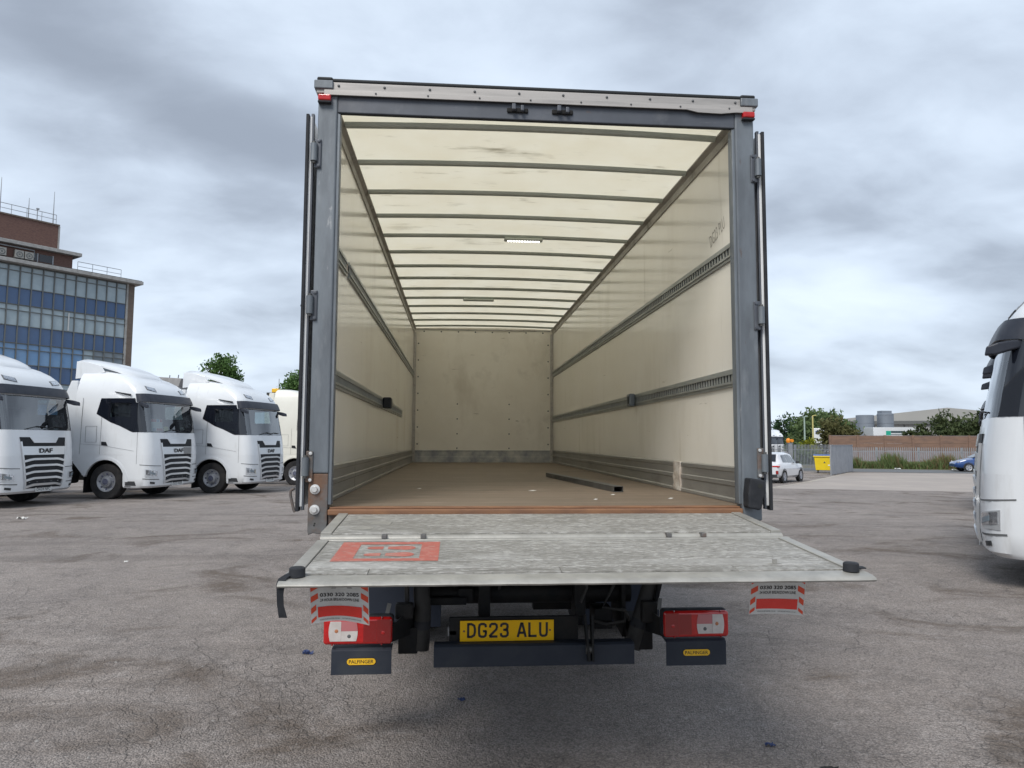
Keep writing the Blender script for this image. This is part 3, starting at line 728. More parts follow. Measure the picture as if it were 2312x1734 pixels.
# small lug in deck right
prt('deck_lug', MB().hexa([deck(.80, .50, DB, .001), deck(.86, .50, DB, .001), deck(.86, .512, DB, .001), deck(.80, .512, DB, .001), deck(.81, .50, DB, .004), deck(.85, .50, DB, .004), deck(.85, .512, DB, .004), deck(.81, .512, DB, .004)]), 'deck_edge', lift)
prt('deck_lug', MB().hexa([deck(.822, .501, DB, .0045), deck(.838, .501, DB, .0045), deck(.838, .511, DB, .0045), deck(.822, .511, DB, .0045), deck(.822, .501, DB, .02), deck(.838, .501, DB, .02), deck(.838, .511, DB, .02), deck(.822, .511, DB, .02)]), 'deck_edge', lift)
# oval inspection plates on inner deck
for (x, t, rx, ry) in ((-.93, .13, .055, .035), (-.925, .39, .055, .045)):
    m_ = MB(); ring = [deck(x+rx*math.cos(a), t+ry*math.sin(a), DA, .0012) for a in np.linspace(0, 2*math.pi, 25)[:-1]]
    ring2 = [deck(x+rx*.72*math.cos(a), t+ry*.72*math.sin(a), DA, .0024) for a in np.linspace(0, 2*math.pi, 25)[:-1]]
    m_.grid([ring, ring2], close=True); m_.f.append(tuple(range(24, 48)))
    prt('oval_plate', m_, 'deck_edge', lift)
prt('data_plate', MB().hexa([deck(-.89, .22, DA, .0004), deck(-.79, .22, DA, .0004), deck(-.80, .30, DA, .0004), deck(-.90, .30, DA, .0004), deck(-.89, .22, DA, .002), deck(-.79, .22, DA, .002), deck(-.80, .30, DA, .002), deck(-.90, .30, DA, .002)]), 'deck_edge', lift)
# red stencil : frame and two footprints
sten = MB(); HS = .0012
def dq(x0, x1, t0, t1, n=1):
    for i in range(n): sten.add([deck(x0, t0, DB, HS), deck(x1, t0, DB, HS), deck(x1, t1, DB, HS), deck(x0, t1, DB, HS)], [(0, 1, 2, 3)])
sx0, sx1, st0, st1 = -.975, -.540, .030, .405
dq(sx0, sx0+.085, st0, st1); dq(sx1-.080, sx1, st0, st1); dq(sx0+.085, sx1-.080, st0, st0+.052); dq(sx0+.085, sx1-.080, st1-.048, st1)
def foot(x0, x1, tc, hw_, shape):
    r_ = []
    N = 12
    up_ = [(x0+(x1-x0)*i/N, shape(i/N)*hw_) for i in range(N+1)]
    sten.add([deck(x, tc-w, DB, HS) for x, w in up_]+[deck(x, tc+w, DB, HS) for x, w in reversed(up_)], [tuple(range(2*N+2))])
sole = lambda a: (.62+.38*min(1, a*1.6))*math.sqrt(max(0, 1-max(0, (a-.68)/.33)**2))
heel = lambda a: math.sqrt(max(0, 1-max(0, (.35-a)/.36)**2))*(.72+.1*a)
for tc in (.155, .285):
    foot(-.765, -.645, tc, .040, sole); foot(-.855, -.785, tc, .034, heel)
prt('stencil_marking', sten, 'stencil_red', lift, recalc=False)

# ---------------------------------------------------------------- warning flags under the lift
def flag(x0, x1, y, ztop, zbot, curl, txt):
    pr = None
    def F(a, b, off=0.0):   # a across 0..1, b down 0..1
        x = x0+(x1-x0)*a+(.006*b if txt else 0); bend = curl*math.sin(math.pi*a)*b
        yy = y+.05*b+bend*.10-off; z = ztop+(zbot-ztop)*b+bend*.18+.004*math.sin(3*a+1)*b
        return (x, yy, z)
    def gr(a0, a1, b0, b1, off, na=10, nb=8, sk=0.0):
        t_ = [[F(a0+(a1-a0)*i/na, b0+(b1-b0)*j/nb+sk*(i/na), off) for i in range(na+1)] for j in range(nb+1)]
        return MB().slab(t_, [[(p[0], p[1]+.0007, p[2]) for p in r_] for r_ in t_])
    fl = prt('warning_flag', gr(0, 1, 0, 1, 0, 14, 12), 'flag_white', smooth=50)
    for b in (.10, .32, .54, .76) if True else ():
        pass
    for b0 in (-.02, .24, .52, .80):
        for side in (0, 1):
            w_ = .135 if b0 < .5 else .10
            a0, a1 = (.012, w_) if side == 0 else (1-w_, .988)
            sk = -.09 if side == 0 else .09
            o_ = b0+(.10 if side == 0 else .01)
            b1 = min(o_+.14, .985-max(sk, 0)); oo = max(o_, .004-min(sk, 0))
            if b1 > oo: prt('red_chevron', gr(a0, a1, oo, b1, .0012, 3, 3, sk), 'flag_red', fl)
    prt('red_panel', gr(.125, .875, .60, .865, .0016, 10, 5), 'flag_panel', fl)
    # emblem legs
    for (pa, pb) in (((.36, .02), (.42, .14)), ((.64, .02), (.58, .14))):
        q = [F(pa[0]+.00, .15, .0012), F(pa[0]+.08, .15, .0012), F(pb[0]+.07, .01, .0012), F(pb[0]-.01, .01, .0012)]
        prt('emblem', MB().add(q+[(p[0], p[1]+.0006, p[2]) for p in q], [(0, 1, 2, 3), (7, 6, 5, 4), (0, 4, 5, 1), (1, 5, 6, 2), (2, 6, 7, 3), (3, 7, 4, 0)]), 'grey_body', fl)
    def lay(s_, b, ht, a0, a1, m, bold):
        o = text('lettering', s_, m, fl, Matrix.Identity(4), 1.0, 1.0, bold)
        for v in o.data.vertices:
            a = a0+(a1-a0)*(v.co.x+.5); bb = b-v.co.y*ht; v.co = F(a, bb, .0014)
    lay('0330 320 2085', .305, .095, .17, .83, 'letter_black', .022)
    lay('24 HOUR BREAKDOWN LINE', .435, .075, .17, .83, 'letter_black', .008)
    lay('WWW.FLEETANGEL.CO.UK', .935, .038, .15, .49, 'letter_grey', .005)
    lay('INFO@FLEETANGEL.CO.UK', .935, .038, .53, .86, 'letter_grey', .005)
    return fl
flag(-1.014, -.795, -1.22, 1.118, .950, .07, 0)
flag(.712, .940, -1.17, 1.118, .952, .015, 1)

# ---------------------------------------------------------------- under the box
for s in (-1, 1):
    prt('chassis_rail', MB().box(s*.43-.035, s*.43+.035, .32, 8.9, .80, 1.04), 'chassis_black', bevel=.006)
for y in np.arange(.6, 8.4, .62): prt('floor_bearer', MB().box(-1.15, 1.15, y-.025, y+.025, 1.125, 1.2505), 'chassis_grey')
for s in (-1, 1): prt('sub_frame', MB().box(s*.43-.03, s*.43+.03, .20, 8.6, 1.041, 1.124), 'chassis_black')
prt('torsion_tube', MB().tube([(-.62, .42, .735), (.60, .42, .735)], .062, 16), 'chassis_black', smooth=40)
prt('cross_beam', MB().box(-.66, .62, .34, .44, .86, .98), 'chassis_black', bevel=.01)
prt('air_tank', MB().tube([(-.34, 1.25, .72), (.34, 1.25, .72)], .14, 20), 'mudflap', smooth=40)
prt('axle_beam', MB().tube([(-.9, 2.6, .50), (.9, 2.6, .50)], .09, 14), 'chassis_black', smooth=40)
prt('differential', MB().lathe([(0, -.22), (.12, -.2), (.2, -.08), (.2, .08), (.12, .2), (0, .22)], (0, 2.6, .5), 'y', 20), 'chassis_black', smooth=40)
# lift rams and arms
ram = prt('lift_ram', MB().tube([(-.660, .20, .47), (-.655, .20, .52), (-.652, .205, .69), (-.662, .21, .83)], .047, 18), 'chassis_grey', smooth=30)
prt('ram_collar', MB().tube([(-.654, .203, .585), (-.653, .203, .632)], .0485, 18), 'rubber_black', ram, smooth=30)
prt('ram_rod', MB().tube([(-.662, .21, .83), (-.664, .18, 1.13)], .026, 12), 'tube_steel', ram, smooth=30)
ram = prt('lift_ram', MB().tube([(.560, .20, .46), (.580, .20, .52), (.640, .205, .70), (.685, .21, .83)], .050, 18), 'chassis_grey', smooth=30)
prt('ram_collar', MB().tube([(.598, .203, .575), (.614, .203, .622)], .0515, 18), 'rubber_black', ram, smooth=30)
prt('ram_rod', MB().tube([(.685, .21, .83), (.72, .18, 1.13)], .026, 12), 'tube_steel', ram, smooth=30)
prt('lift_arm', MB().beam((-.735, .24, .50), (-.748, .10, 1.16), .022, .075, (0, 1, 0)), 'chassis_grey', bevel=.004)
prt('lift_arm', MB().beam((.640, .24, .46), (.775, .10, 1.16), .022, .085, (0, 1, 0)), 'chassis_black', bevel=.004)
for s, x in ((-1, -.73), (1, .62)):
    prt('arm_bracket', MB().prism([(.12, .46), (.55, .50), (.55, .92), (.30, .95), (.12, .60)], 'x', x-.045-.02*s, x+.045-.02*s) if False else MB().box(x-.055, x+.055, .16, .50, .455, .60), 'chassis_black', bevel=.008)
    prt('cross_plate', MB().prism([(.28, .50), (.58, .55), (.58, 1.04), (.28, 1.04)], 'x', x*.86-.012, x*.86+.012), 'chassis_black')
# brackets, valves and hoses seen in the gloom
for (x0, x1, y0, y1, z0, z1) in ((-.33, -.26, .30, .40, .62, .95), (.235, .30, .26, .40, .62, .97), (-.45, -.36, .33, .43, .70, .78), (.36, .47, .30, .46, .54, .66), (-.62, -.40, .30, .36, .69, .735), (.02, .42, .55, .62, .60, .90), (-.40, -.05, .62, .70, .80, .96)):
    prt('bracket', MB().box(x0, x1, y0, y1, z0, z1), 'chassis_black', bevel=.006)
for pts in ([(-.18, .30, 1.05), (-.15, .29, .95), (-.19, .28, .86), (-.21, .30, .78)], [(.48, .30, .98), (.50, .28, .85), (.44, .26, .75), (.40, .25, .68), (.53, .23, .665), (.56, .25, .60)], [(.33, .28, .60), (.42, .24, .585), (.53, .24, .60), (.54, .26, .65)],
            [(.30, .24, 1.0), (.30, .22, .80), (.26, .20, .72)]):
    prt('hydraulic_hose', MB().tube(pts, .009, 8), 'chassis_grey', smooth=50)
hook = MB(); hook.beam((.245, -.005, .70), (.262, -.045, .46), .012, .05, (0, 1, 0)); hook.beam((.285, -.005, .70), (.282, -.045, .46), .012, .05, (0, 1, 0))
hk = prt('drop_link', hook, 'chassis_black')
prt('link_roller', MB().tube([(.247, -.03, .52), (.285, -.03, .52)], .026, 14), 'tube_steel', hk, smooth=30)
# under-run bar and corner plates
prt('underrun_bar', MB().prism([(-.030, .435), (.075, .445), (.075, .53), (.055, .552), (-.012, .552), (-.030, .542)], 'x', -.580, .519), 'underrun_blue', bevel=.004)
for s, xa, xb, za, zb in ((-1, -1.122, -.804, .408, .545), (1, .697, 1.036, .422, .562)):
    cp = prt('corner_plate', MB().prism([(-.030, za), (-.022, za), (-.022, zb-.016), (.06, zb-.006), (.06, zb), (-.014, zb), (-.030, zb-.012)], 'x', xa, xb), 'underrun_blue', bevel=.002)
    prt('badge_ground', MB().prism([(xa+(xb-xa)*.5-.078+.019-.019*math.sin(t), (za+zb)/2+.0*s+.019*math.cos(t)) for t in np.linspace(0, math.pi, 9)]+
                             [(xa+(xb-xa)*.5+.078-.019+.019*math.sin(t), (za+zb)/2-.019*math.cos(t)) for t in np.linspace(0, math.pi, 9)], 'y', -.0325, -.0305), 'letter_black', cp)
    bd = prt('badge', MB().prism([(xa+(xb-xa)*.5-.0755+.0165-.0165*math.sin(t), (za+zb)/2+.0165*math.cos(t)) for t in np.linspace(0, math.pi, 9)]+
                             [(xa+(xb-xa)*.5+.0755-.0165+.0165*math.sin(t), (za+zb)/2-.0165*math.cos(t)) for t in np.linspace(0, math.pi, 9)], 'y', -.0338, -.0326), 'badge_yellow', cp)
    text('lettering', 'PALFINGER', 'letter_black', cp, frame_mtx(((xa+xb)/2, -.0342, (za+zb)/2), (1, 0, 0), (0, 0, 1)), .0185, .130, .012)
    # bracket behind
    prt('plate_arm', MB().hexa([(xb if s < 0 else xa, -.01, .57), (-.70 if s < 0 else .62, .20, .56), (-.70 if s < 0 else .62, .24, .56), (xb if s < 0 else xa, .04, .57),
                                (xb if s < 0 else xa, -.01, .66), (-.70 if s < 0 else .62, .20, .70), (-.70 if s < 0 else .62, .24, .70), (xb if s < 0 else xa, .04, .66)]), 'chassis_black')
    # tail lamp
    x0, x1, z0, z1 = (-1.170, -.798, .560, .712) if s < 0 else (.680, 1.056, .570, .722)
    tl = prt('tail_lamp', MB().box(x0, x1, -.004, .055, z0, z1), 'rubber_black', bevel=.020, seg=3)
    prt('red_lens', MB().box(x0+.004, x1-.004, -.040, -.0045, z0+.005, z1-.005), 'lens_red', tl, bevel=.022, seg=4)
    out = x0 if s < 0 else x1
    def X(f): return out-s*f*(x1-x0)         # from the outer end inward
    def rect(n_, f0, f1, g0, g1, m, yo=-.0412, bev=.0):
        a, b = sorted((X(f0), X(f1))); return prt(n_, MB().box(a, b, yo, -.0402, z0+(z1-z0)*g0, z0+(z1-z0)*g1), m, tl, bevel=bev)
    # white reversing and indicator lens with a curved outer edge
    def curved(n_, f0, f1, g0, g1, m, cf):
        pts = []
        for i in range(9):
            gz = g0+(g1-g0)*i/8; pts.append((X(f0+cf*(2*((gz-.5)/.8))**2 if cf > 0 else f0), z0+(z1-z0)*gz))
        for i in range(9):
            gz = g1+(g0-g1)*i/8; pts.append((X(f1+cf*(2*((gz-.5)/.8))**2 if cf < 0 else f1), z0+(z1-z0)*gz))
        return prt(n_, MB().prism(pts, 'y', -.0425, -.0402), m, tl)
    curved('reverse_lens', .09, .265, .17, .85, 'lens_white', .03)
    curved('fog_lens', .267, .50, .515, .85, 'lens_pink', -.03)
    curved('indicator_lens', .267, .50, .17, .513, 'lens_white', -.03)
    rect('brake_lens', .58, .765, .14, .86, 'lens_red_dark'); rect('side_lens', .77, .965, .10, .90, 'lens_red_dark')
    for f, gq, m in ((.20, .52, 'lens_amber'), (.38, .34, 'letter_grey'), (.86, .45, 'lens_red')):
        prt('bulb', MB().lathe([(0, -.0440), (.008, -.0438), (.010, -.0428)], (X(f), 0, z0+(z1-z0)*gq), 'y', 12), m, tl, smooth=50)
    for f in (.14, .84):
        for gq in (.045, .955): prt('lens_screw', MB().lathe([(0, -.044), (.004, -.043), (.005, -.034)], (X(f), 0, z0+(z1-z0)*gq), 'y', 8), 'lens_red_dark', tl)
    for k, (xx, ln) in enumerate(((x1-.04 if s < 0 else x0-.005, .05),)):
        prt('lamp_stay', MB().beam((xx, .03, z1-.01), (xx+.012, .045, z1+.05), .022, .006, (0, 1, 0)), 'tube_steel', tl)
prt('lamp_bar', MB().box(-.80, -.70, .10, .16, .66, .745), 'chassis_black', bevel=.01); prt('lamp_bar', MB().box(.60, .69, .10, .16, .62, .74), 'chassis_black', bevel=.01)
# registration plate : DG23 ALU
px, pz, py = -.1793, .6085, .035
prt('plate_backing', MB().box(px-.32, px+.40, py+.02, py+.045, pz-.085, pz+.070), 'chassis_black', bevel=.004)
pl = prt('number_plate', MB().box(px-.26, px+.26, py, py+.004, pz-.0555, pz+.0555), 'plate_yellow', bevel=.0015)
STROKES = {  # unit box 0..1 x 0..1
 'D': [[(.14, 0), (.14, 1)], [(.14, .93), (.5, .93), (.80, .82), (.88, .62), (.88, .38), (.80, .18), (.5, .07), (.14, .07)]],
 'G': [[(.88, .70), (.84, .86), (.66, .93), (.36, .93), (.18, .86), (.13, .68), (.13, .32), (.18, .14), (.36, .07), (.66, .07), (.84, .14), (.88, .30), (.88, .47)], [(.95, .44), (.55, .44)]],
 '2': [[(.12, .68), (.16, .85), (.34, .93), (.66, .93), (.84, .85), (.88, .70), (.82, .55), (.14, .14), (.12, .07)], [(.06, .07), (.95, .07)]],
 '3': [[(.12, .72), (.18, .87), (.36, .93), (.64, .93), (.82, .86), (.86, .73), (.80, .58), (.60, .52), (.38, .52)], [(.60, .52), (.82, .46), (.88, .30), (.84, .15), (.66, .07), (.34, .07), (.16, .13), (.11, .30)]],
 'A': [[(.06, 0), (.46, .98)], [(.54, .98), (.94, 0)], [(.24, .30), (.76, .30)], [(.42, .93), (.58, .93)]],
 'L': [[(.14, 1), (.14, 0)], [(.07, .07), (.95, .07)]],
 'U': [[(.13, 1), (.13, .30), (.18, .14), (.36, .07), (.64, .07), (.82, .14), (.87, .30), (.87, 1)]]}
CHW, CHH, SW = .050, .079, .0130
def glyph(ch, x0, z0, y, mb, k=1.0):
    for st in STROKES[ch]:
        P_ = [Vector((x0+p[0]*CHW*k, 0, z0+p[1]*CHH*k)) for p in st]; n_ = len(P_); off = []
        for i, p in enumerate(P_):
            if 0 < i < n_-1:
                d0 = (p-P_[i-1]).normalized(); d1 = (P_[i+1]-p).normalized(); nn = Vector((-(d0+d1).z, 0, (d0+d1).x)).normalized()
                m_ = SW*k/2/max(.5, nn.dot(Vector((-d0.z, 0, d0.x))))
            else:
                d0 = (P_[min(i+1, n_-1)]-P_[max(i-1, 0)]).normalized(); nn = Vector((-d0.z, 0, d0.x)); m_ = SW*k/2
            off.append(nn*m_)
        mb.grid([[(p+o_).x, y, (p+o_).z] for p, o_ in zip(P_, off)] and [[(p.x+o_.x, y, p.z+o_.z) for p, o_ in zip(P_, off)], [(p.x-o_.x, y, p.z-o_.z) for p, o_ in zip(P_, off)]])
x = px-.222; yk = 0
for ch in 'DG23 ALU':
    if ch == ' ': x += .036; continue
    m_ = MB(); glyph(ch, x, pz-.036, py-.0006-.00002*yk, m_); yk += 1
    prt('plate_character', m_, 'letter_black', pl, recalc=False); x += .0605
for xx in (px-.238, px+.238): prt('plate_screw', MB().lathe([(0, -.004), (.005, -.003), (.006, 0)], (xx, py-.0002, pz), 'y', 10), 'sill_rust', pl)
lm = prt('plate_lamp', MB().box(-.507, -.447, .060, .10, .572, .622), 'grey_body', bevel=.008)
prt('lamp_lens', MB().box(-.495, -.460, .055, .0598, .585, .605), 'letter_black', lm)
# rear wheels and mudflaps
def tyre(mb, c_, r, w, axis='x', rim=.29):
    pr = [(rim, -w*.42), (r*.80, -w*.50), (r*.95, -w*.48), (r, -w*.38), (r, w*.38), (r*.95, w*.48), (r*.80, w*.50), (rim, w*.42)]
    return mb.lathe(pr, c_, axis, 36)
for s in (-1, 1):
    for xx in (s*1.06, s*.73):
        wh = prt('wheel', tyre(MB(), (xx, 2.6, .49), .49, .28), 'tyre_rubber', smooth=35)
        prt('rim', MB().lathe([(0, .03), (.1, .04), (.22, -.06), (.29, -.10), (.295, .12), (.2, .02), (0, .02)], (xx, 2.6, .49), 'x', 24), 'rim_steel', wh, smooth=40)
    a, b = sorted((s*.58, s*1.215))
    prt('mudflap', MB().box(a, b, 1.92, 1.935, .16, .92), 'mudflap')
    prt('mudguard', MB().grid([[(xx, 2.6+.60*math.cos(t), .49+.60*math.sin(t)) for t in np.linspace(.05, math.pi-.05, 12)] for xx in (s*.58, s*1.22)]), 'mudflap', smooth=60)
    wh = prt('wheel', tyre(MB(), (s*1.02, 8.6, .49), .49, .30), 'tyre_rubber', smooth=35)
prt('side_guard', MB().box(-1.24, -1.21, 3.5, 7.6, .50, .62), 'grey_body'); prt('side_guard', MB().box(1.21, 1.24, 3.5, 7.6, .50, .62), 'grey_body')
# simple cab ahead of the box, hidden by it from here
cb = prt('cab', MB().prism([(8.75, .55), (10.75, .55), (10.85, 1.2), (10.70, 2.0), (10.45, 2.9), (10.1, 3.05), (8.75, 3.10)], 'x', -1.24, 1.24), 'truck_white', bevel=.06, seg=3)
prt('windscreen', MB().add([(-1.1, 10.712, 2.0), (1.1, 10.712, 2.0), (1.05, 10.475, 2.85), (-1.05, 10.475, 2.85)], [(0, 1, 2, 3)]), 'black_glass', cb)

# loose steel tube lying on the cargo floor
ta, tb = Vector((.505, 3.48, FL+.0215)), Vector((.720, 1.215, FL+.0215))
d_ = (tb-ta).normalized(); sd_ = d_.cross(Vector((0, 0, 1))).normalized(); u_ = Vector((0, 0, 1)); t_ = MB()
rings = []
for q, inn in ((ta, False), (tb, False), (tb, True), (ta, True)):
    e = .036 if not inn else .033; f_ = .021 if not inn else .018
    rings.append([q+sd_*a*e+u_*b*f_ for a, b in ((-1, -1), (1, -1), (1, 1), (-1, 1))])
rings.append(rings[0]); t_.grid(rings, close=True)
tag(t_.build('steel_tube', 'tube_steel'), 'grey rectangular steel tube lying loose on the wooden cargo floor', 'steel tube')
# wood chips on cargo floor
for (x, y, s, lb) in ((.10, 1.35, .035, 'largest pale splinter on the bare middle of the cargo floor'), (.62, .95, .018, 'small pale splinter beside the open end of the steel tube'), (-.75, 1.6, .02, 'pale splinter on the cargo floor by the unpatched kick plate'), (.42, .55, .016, 'smallest pale splinter just inside the rusty rear sill'), (.93, .62, .02, 'pale splinter on the floor near the taped kick plate')):
    m_ = MB().add([(x-s, y, FL+.0006), (x+s*.2, y-s*.35, FL+.0006), (x+s, y+.1*s, FL+.004), (x, y+s*.3, FL+.005)], [(0, 1, 2, 3)])
    tag(m_.build('wood_chip', 'scrap_white'), lb, 'splinter', 'splinters on the cargo floor')

# ================================================================== TRACTOR UNITS
# local frame : front of the bumper at x=0, forward = +x, left = +y, ground z=0
PROF_A = dict(z=[.335, .39, .60, 1.0, 1.25, 1.55, 1.88, 2.30, 2.72, 2.97, 3.10, 3.22, 3.34, 3.46, 3.56, 3.64, 3.70],
              x=[-.10, -.03, 0, -.01, -.02, -.045, -.10, -.18, -.27, -.335, -.41, -.52, -.68, -.92, -1.22, -1.6, -2.0],
              w=[1.20, 1.24, 1.25, 1.25, 1.25, 1.25, 1.25, 1.245, 1.235, 1.22, 1.20, 1.17, 1.13, 1.07, 1.00, .90, .74])
PROF_B = dict(z=[.28, .36, .60, 1.0, 1.25, 1.55, 1.88, 2.30, 2.72, 2.97, 3.15, 3.35, 3.55, 3.72, 3.82, 3.90],
              x=[-.06, -.02, 0, -.01, -.02, -.05, -.10, -.18, -.27, -.36, -.46, -.62, -.86, -1.20, -1.50, -1.9],
              w=[1.22, 1.24, 1.25, 1.25, 1.25, 1.25, 1.25, 1.25, 1.25, 1.24, 1.23, 1.21, 1.18, 1.12, 1.02, .88])
XREAR = -2.42
def make_tractor(prof, paint, spoiler=True, boxy=False):
    root = empty('tractor_unit')
    Z, XF, HW = prof['z'], prof['x'], prof['w']
    zs = lambda z: (float(np.interp(z, Z, XF)), float(np.interp(z, Z, HW)))
    def S(u, z, off=0.0, xr=XREAR):
        xf, hw = zs(z); s = -1 if u < 0 else 1; a = abs(u); r_ = min(.30, hw*.3); bow = .10
        f_end = hw-r_; bx = bow*(f_end/hw)**2
        if a <= 1: x, y = xf-bow*(a*f_end/hw)**2, a*f_end
        elif a <= 2:
            t = (a-1)*math.pi/2; x, y = xf-bx-r_*(1-math.cos(t)), f_end+r_*math.sin(t)
        else: x, y = xf-bx-r_+(xr-(xf-bx-r_))*(a-2), hw
        p = Vector((x, s*y, z))
        if off:
            e = 1e-3
            def q(uu, zz): return S(uu, zz, 0, xr)
            n_ = (q(u+e, z)-q(u-e, z)).cross(q(u, min(z+.01, Z[-1]))-q(u, max(z-.01, Z[0]))).normalized()
            c_ = Vector((-1.2, 0, z))
            if n_.dot(p-c_) < 0: n_ = -n_
            p = p+n_*off
        return p
    def patch(fn, off, th, nu, nz):
        t_ = [[S(*fn(i/nu, j/nz), off) for i in range(nu+1)] for j in range(nz+1)]
        b_ = [[S(*fn(i/nu, j/nz), off-th) for i in range(nu+1)] for j in range(nz+1)]
        return MB().slab(t_, b_)
    def P(name, mb, m, parent=None, **k): return mb.build(name, m, parent or root, **k)
    uy = lambda y, z=1.0: y/(zs(z)[1]-min(.30, zs(z)[1]*.3))
    us = [-3, -2.6, -2.4, -2.05, -2, -1.85, -1.7, -1.5, -1.25, -1, -.75, -.5, -.25, 0, .25, .5, .75, 1, 1.25, 1.5, 1.7, 1.85, 2, 2.05, 2.4, 2.6, 3]
    WSU = 1.50
    # upper cab shell with windscreen opening
    zz = [z for z in Z if z >= 1.25]
    m_ = MB(); idx = {}
    for i, z in enumerate(zz):
        for j, u in enumerate(us): idx[i, j] = len(m_.v); m_.v.append(tuple(S(u, z)))
    for i in range(len(zz)-1):
        for j in range(len(us)-1):
            if 1.88 <= zz[i] < 2.72 and abs(us[j]) <= WSU and abs(us[j+1]) <= WSU: continue
            if not boxy and 2.30 <= zz[i] < 2.72 and 2.05 <= min(abs(us[j]), abs(us[j+1])) and max(abs(us[j]), abs(us[j+1])) <= 2.4: continue
            m_.f.append((idx[i, j], idx[i, j+1], idx[i+1, j+1], idx[i+1, j]))
    m_.f.append(tuple(idx[len(zz)-1, j] for j in range(len(us))))
    m_.f.append(tuple(idx[i, 0] for i in range(len(zz)))+tuple(idx[i, len(us)-1] for i in reversed(range(len(zz)))))
    body = P('cab_body', m_, paint, smooth=38)
    # bumper section
    m_ = MB(); zb = [z for z in Z if z <= 1.25]
    rows = [[tuple(S(u, z, 0, -.86)) for u in us] for z in zb]
    bump = P('bumper', MB().grid(rows), paint, smooth=38)
    # lower side panel with wheel arch
    WX, WZ, WR = -1.42, .50, .62
    arc = [(WX+WR*math.cos(t), WZ+WR*math.sin(t)) for t in np.linspace(R(168), R(2), 15)]
    for s in (-1, 1):
        a, b = sorted((s*1.10, s*1.246))
        P('side_skirt', MB().prism([(-.84, .36), (-.84, 1.252), (XREAR+.02, 1.252), (XREAR+.02, 1.02), (-2.05, .63)]+arc[1:]+[(-.80, .36)], 'y', a, b), paint)
        fl = MB(); a, b = sorted((s*1.20, s*1.262))
        o_ = [(WX+(WR+.10)*math.cos(t), WZ+(WR+.07)*math.sin(t)) for t in np.linspace(R(165), R(0), 15)]
        i_ = [(WX+(WR-.01)*math.cos(t), WZ+(WR-.01)*math.sin(t)) for t in np.linspace(R(0), R(165), 15)]
        fl.prism(o_+i_, 'y', a, b)
        P('wheel_arch', fl, paint, bevel=.008)
        a, b = sorted((s*.72, s*1.195))
        P('arch_liner', MB().grid([[(WX+(WR-.02)*math.cos(t), yy, WZ+(WR-.02)*math.sin(t)) for t in np.linspace(R(185), R(-12), 14)] for yy in (a, b)]), 'chassis_black', smooth=60)
        a, b = sorted((s*.85, s*1.235))
        P('step', MB().box(-.86, -.62, a, b, .37, .44), 'dark_plastic')
        a, b = sorted((s*1.2455, s*1.2490))
        P('step_recess', MB().prism([(-.45, .40), (-.78, .40), (-.78, .52), (-.50, .52)], 'y', a, b), 'dark_plastic')
    # rear collar behind cab
    for s in (-1, 1):
        a, b = sorted((s*1.13, s*1.20)); zt = 3.35 if not boxy else 3.75
        P('side_deflector', MB().prism([(XREAR-.004, 1.05), (-2.78, 1.10), (-2.82, 2.9), (-2.62, zt), (XREAR-.004, zt)], 'y', a, b), paint, bevel=.01)
    if spoiler:
        rows = []
        for x, zt, hw in ((-.95, 3.50, .62), (-1.2, 3.66, .78), (-1.5, 3.78, .88), (-1.9, 3.90, .95), (-2.3, 3.99, .98), (-2.58, 4.04, .98), (-2.66, 4.01, .97)):
            r_ = []
            for k in np.linspace(-1, 1, 13): r_.append((x, hw*k, zt-.10*abs(k)**4))
            rows.append(r_)
        bot = [[(p[0]+.02, p[1], p[2]-.055) for p in r_] for r_ in rows]
        sp = P('roof_spoiler', MB().slab(rows, bot), paint, smooth=45)
        for s in (-1, 1):
            a, b = sorted((s*.955, s*.985))
            P('spoiler_cheek', MB().prism([(-1.75, 3.60), (-2.40, 3.45), (-2.68, 3.42), (-2.66, 3.93), (-2.3, 3.90), (-1.9, 3.80)], 'y', a, b), paint, sp, bevel=.008)
    # windscreen and interior
    P('windscreen', MB().grid([[tuple(S(u, z, -.012)) for u in np.linspace(-WSU, WSU, 21)] for z in np.linspace(1.885, 2.715, 7)]), 'windscreen_glass', smooth=80)
    zi0, zi1 = 1.55, 2.85
    liner = MB(); xr_ = -1.95
    pts = [(-.62, -1.18), (xr_, -1.18), (xr_, 1.18), (-.62, 1.18)]
    if boxy: liner.grid([[(x, y, z) for x, y in pts] for z in (zi0, zi1)])
    else:
        liner.grid([[(x, y, z) for x, y in pts] for z in (zi0, 2.29)])
        liner.grid([[(x, y, z) for x, y in [(-1.29, -1.18), (xr_, -1.18), (xr_, 1.18), (-1.29, 1.18)]] for z in (2.29, zi1)])
    liner.add([(-.30, -1.0, zi1), (xr_, -1.18, zi1), (xr_, 1.18, zi1), (-.30, 1.0, zi1)], [(0, 1, 2, 3)])
    liner.add([(-.20, -1.0, zi0), (xr_, -1.18, zi0), (xr_, 1.18, zi0), (-.20, 1.0, zi0)], [(0, 1, 2, 3)])
    inn = P('cab_interior', liner, 'interior_dark', recalc=False)
    P('curtain', MB().grid([[(-1.45-.30+.03*math.sin(k*2.1), y, z) for k, y in enumerate(np.linspace(-1.15, 1.15, 40))] for z in (1.60, 2.82)]), 'interior_grey', inn, smooth=70)
    P('dashboard', MB().prism([(-.26, 1.60), (-.26, 1.84), (-.55, 1.92), (-.80, 1.86), (-.85, 1.60)], 'y', -1.15, 1.15), 'interior_dark', inn)
    for s in (-1, 1): P('seat', MB().box(-1.55, -1.30, s*.62-.27, s*.62+.27, 1.62, 2.45), 'interior_dark', inn, bevel=.06, seg=3)
    wheel = MB(); wheel.tube([Vector((-.80, -.62, 1.98))+Vector((.10*math.sin(t), .22*math.cos(t), .20*math.sin(t))) for t in np.linspace(0, 2*math.pi, 20)], .018, 8)
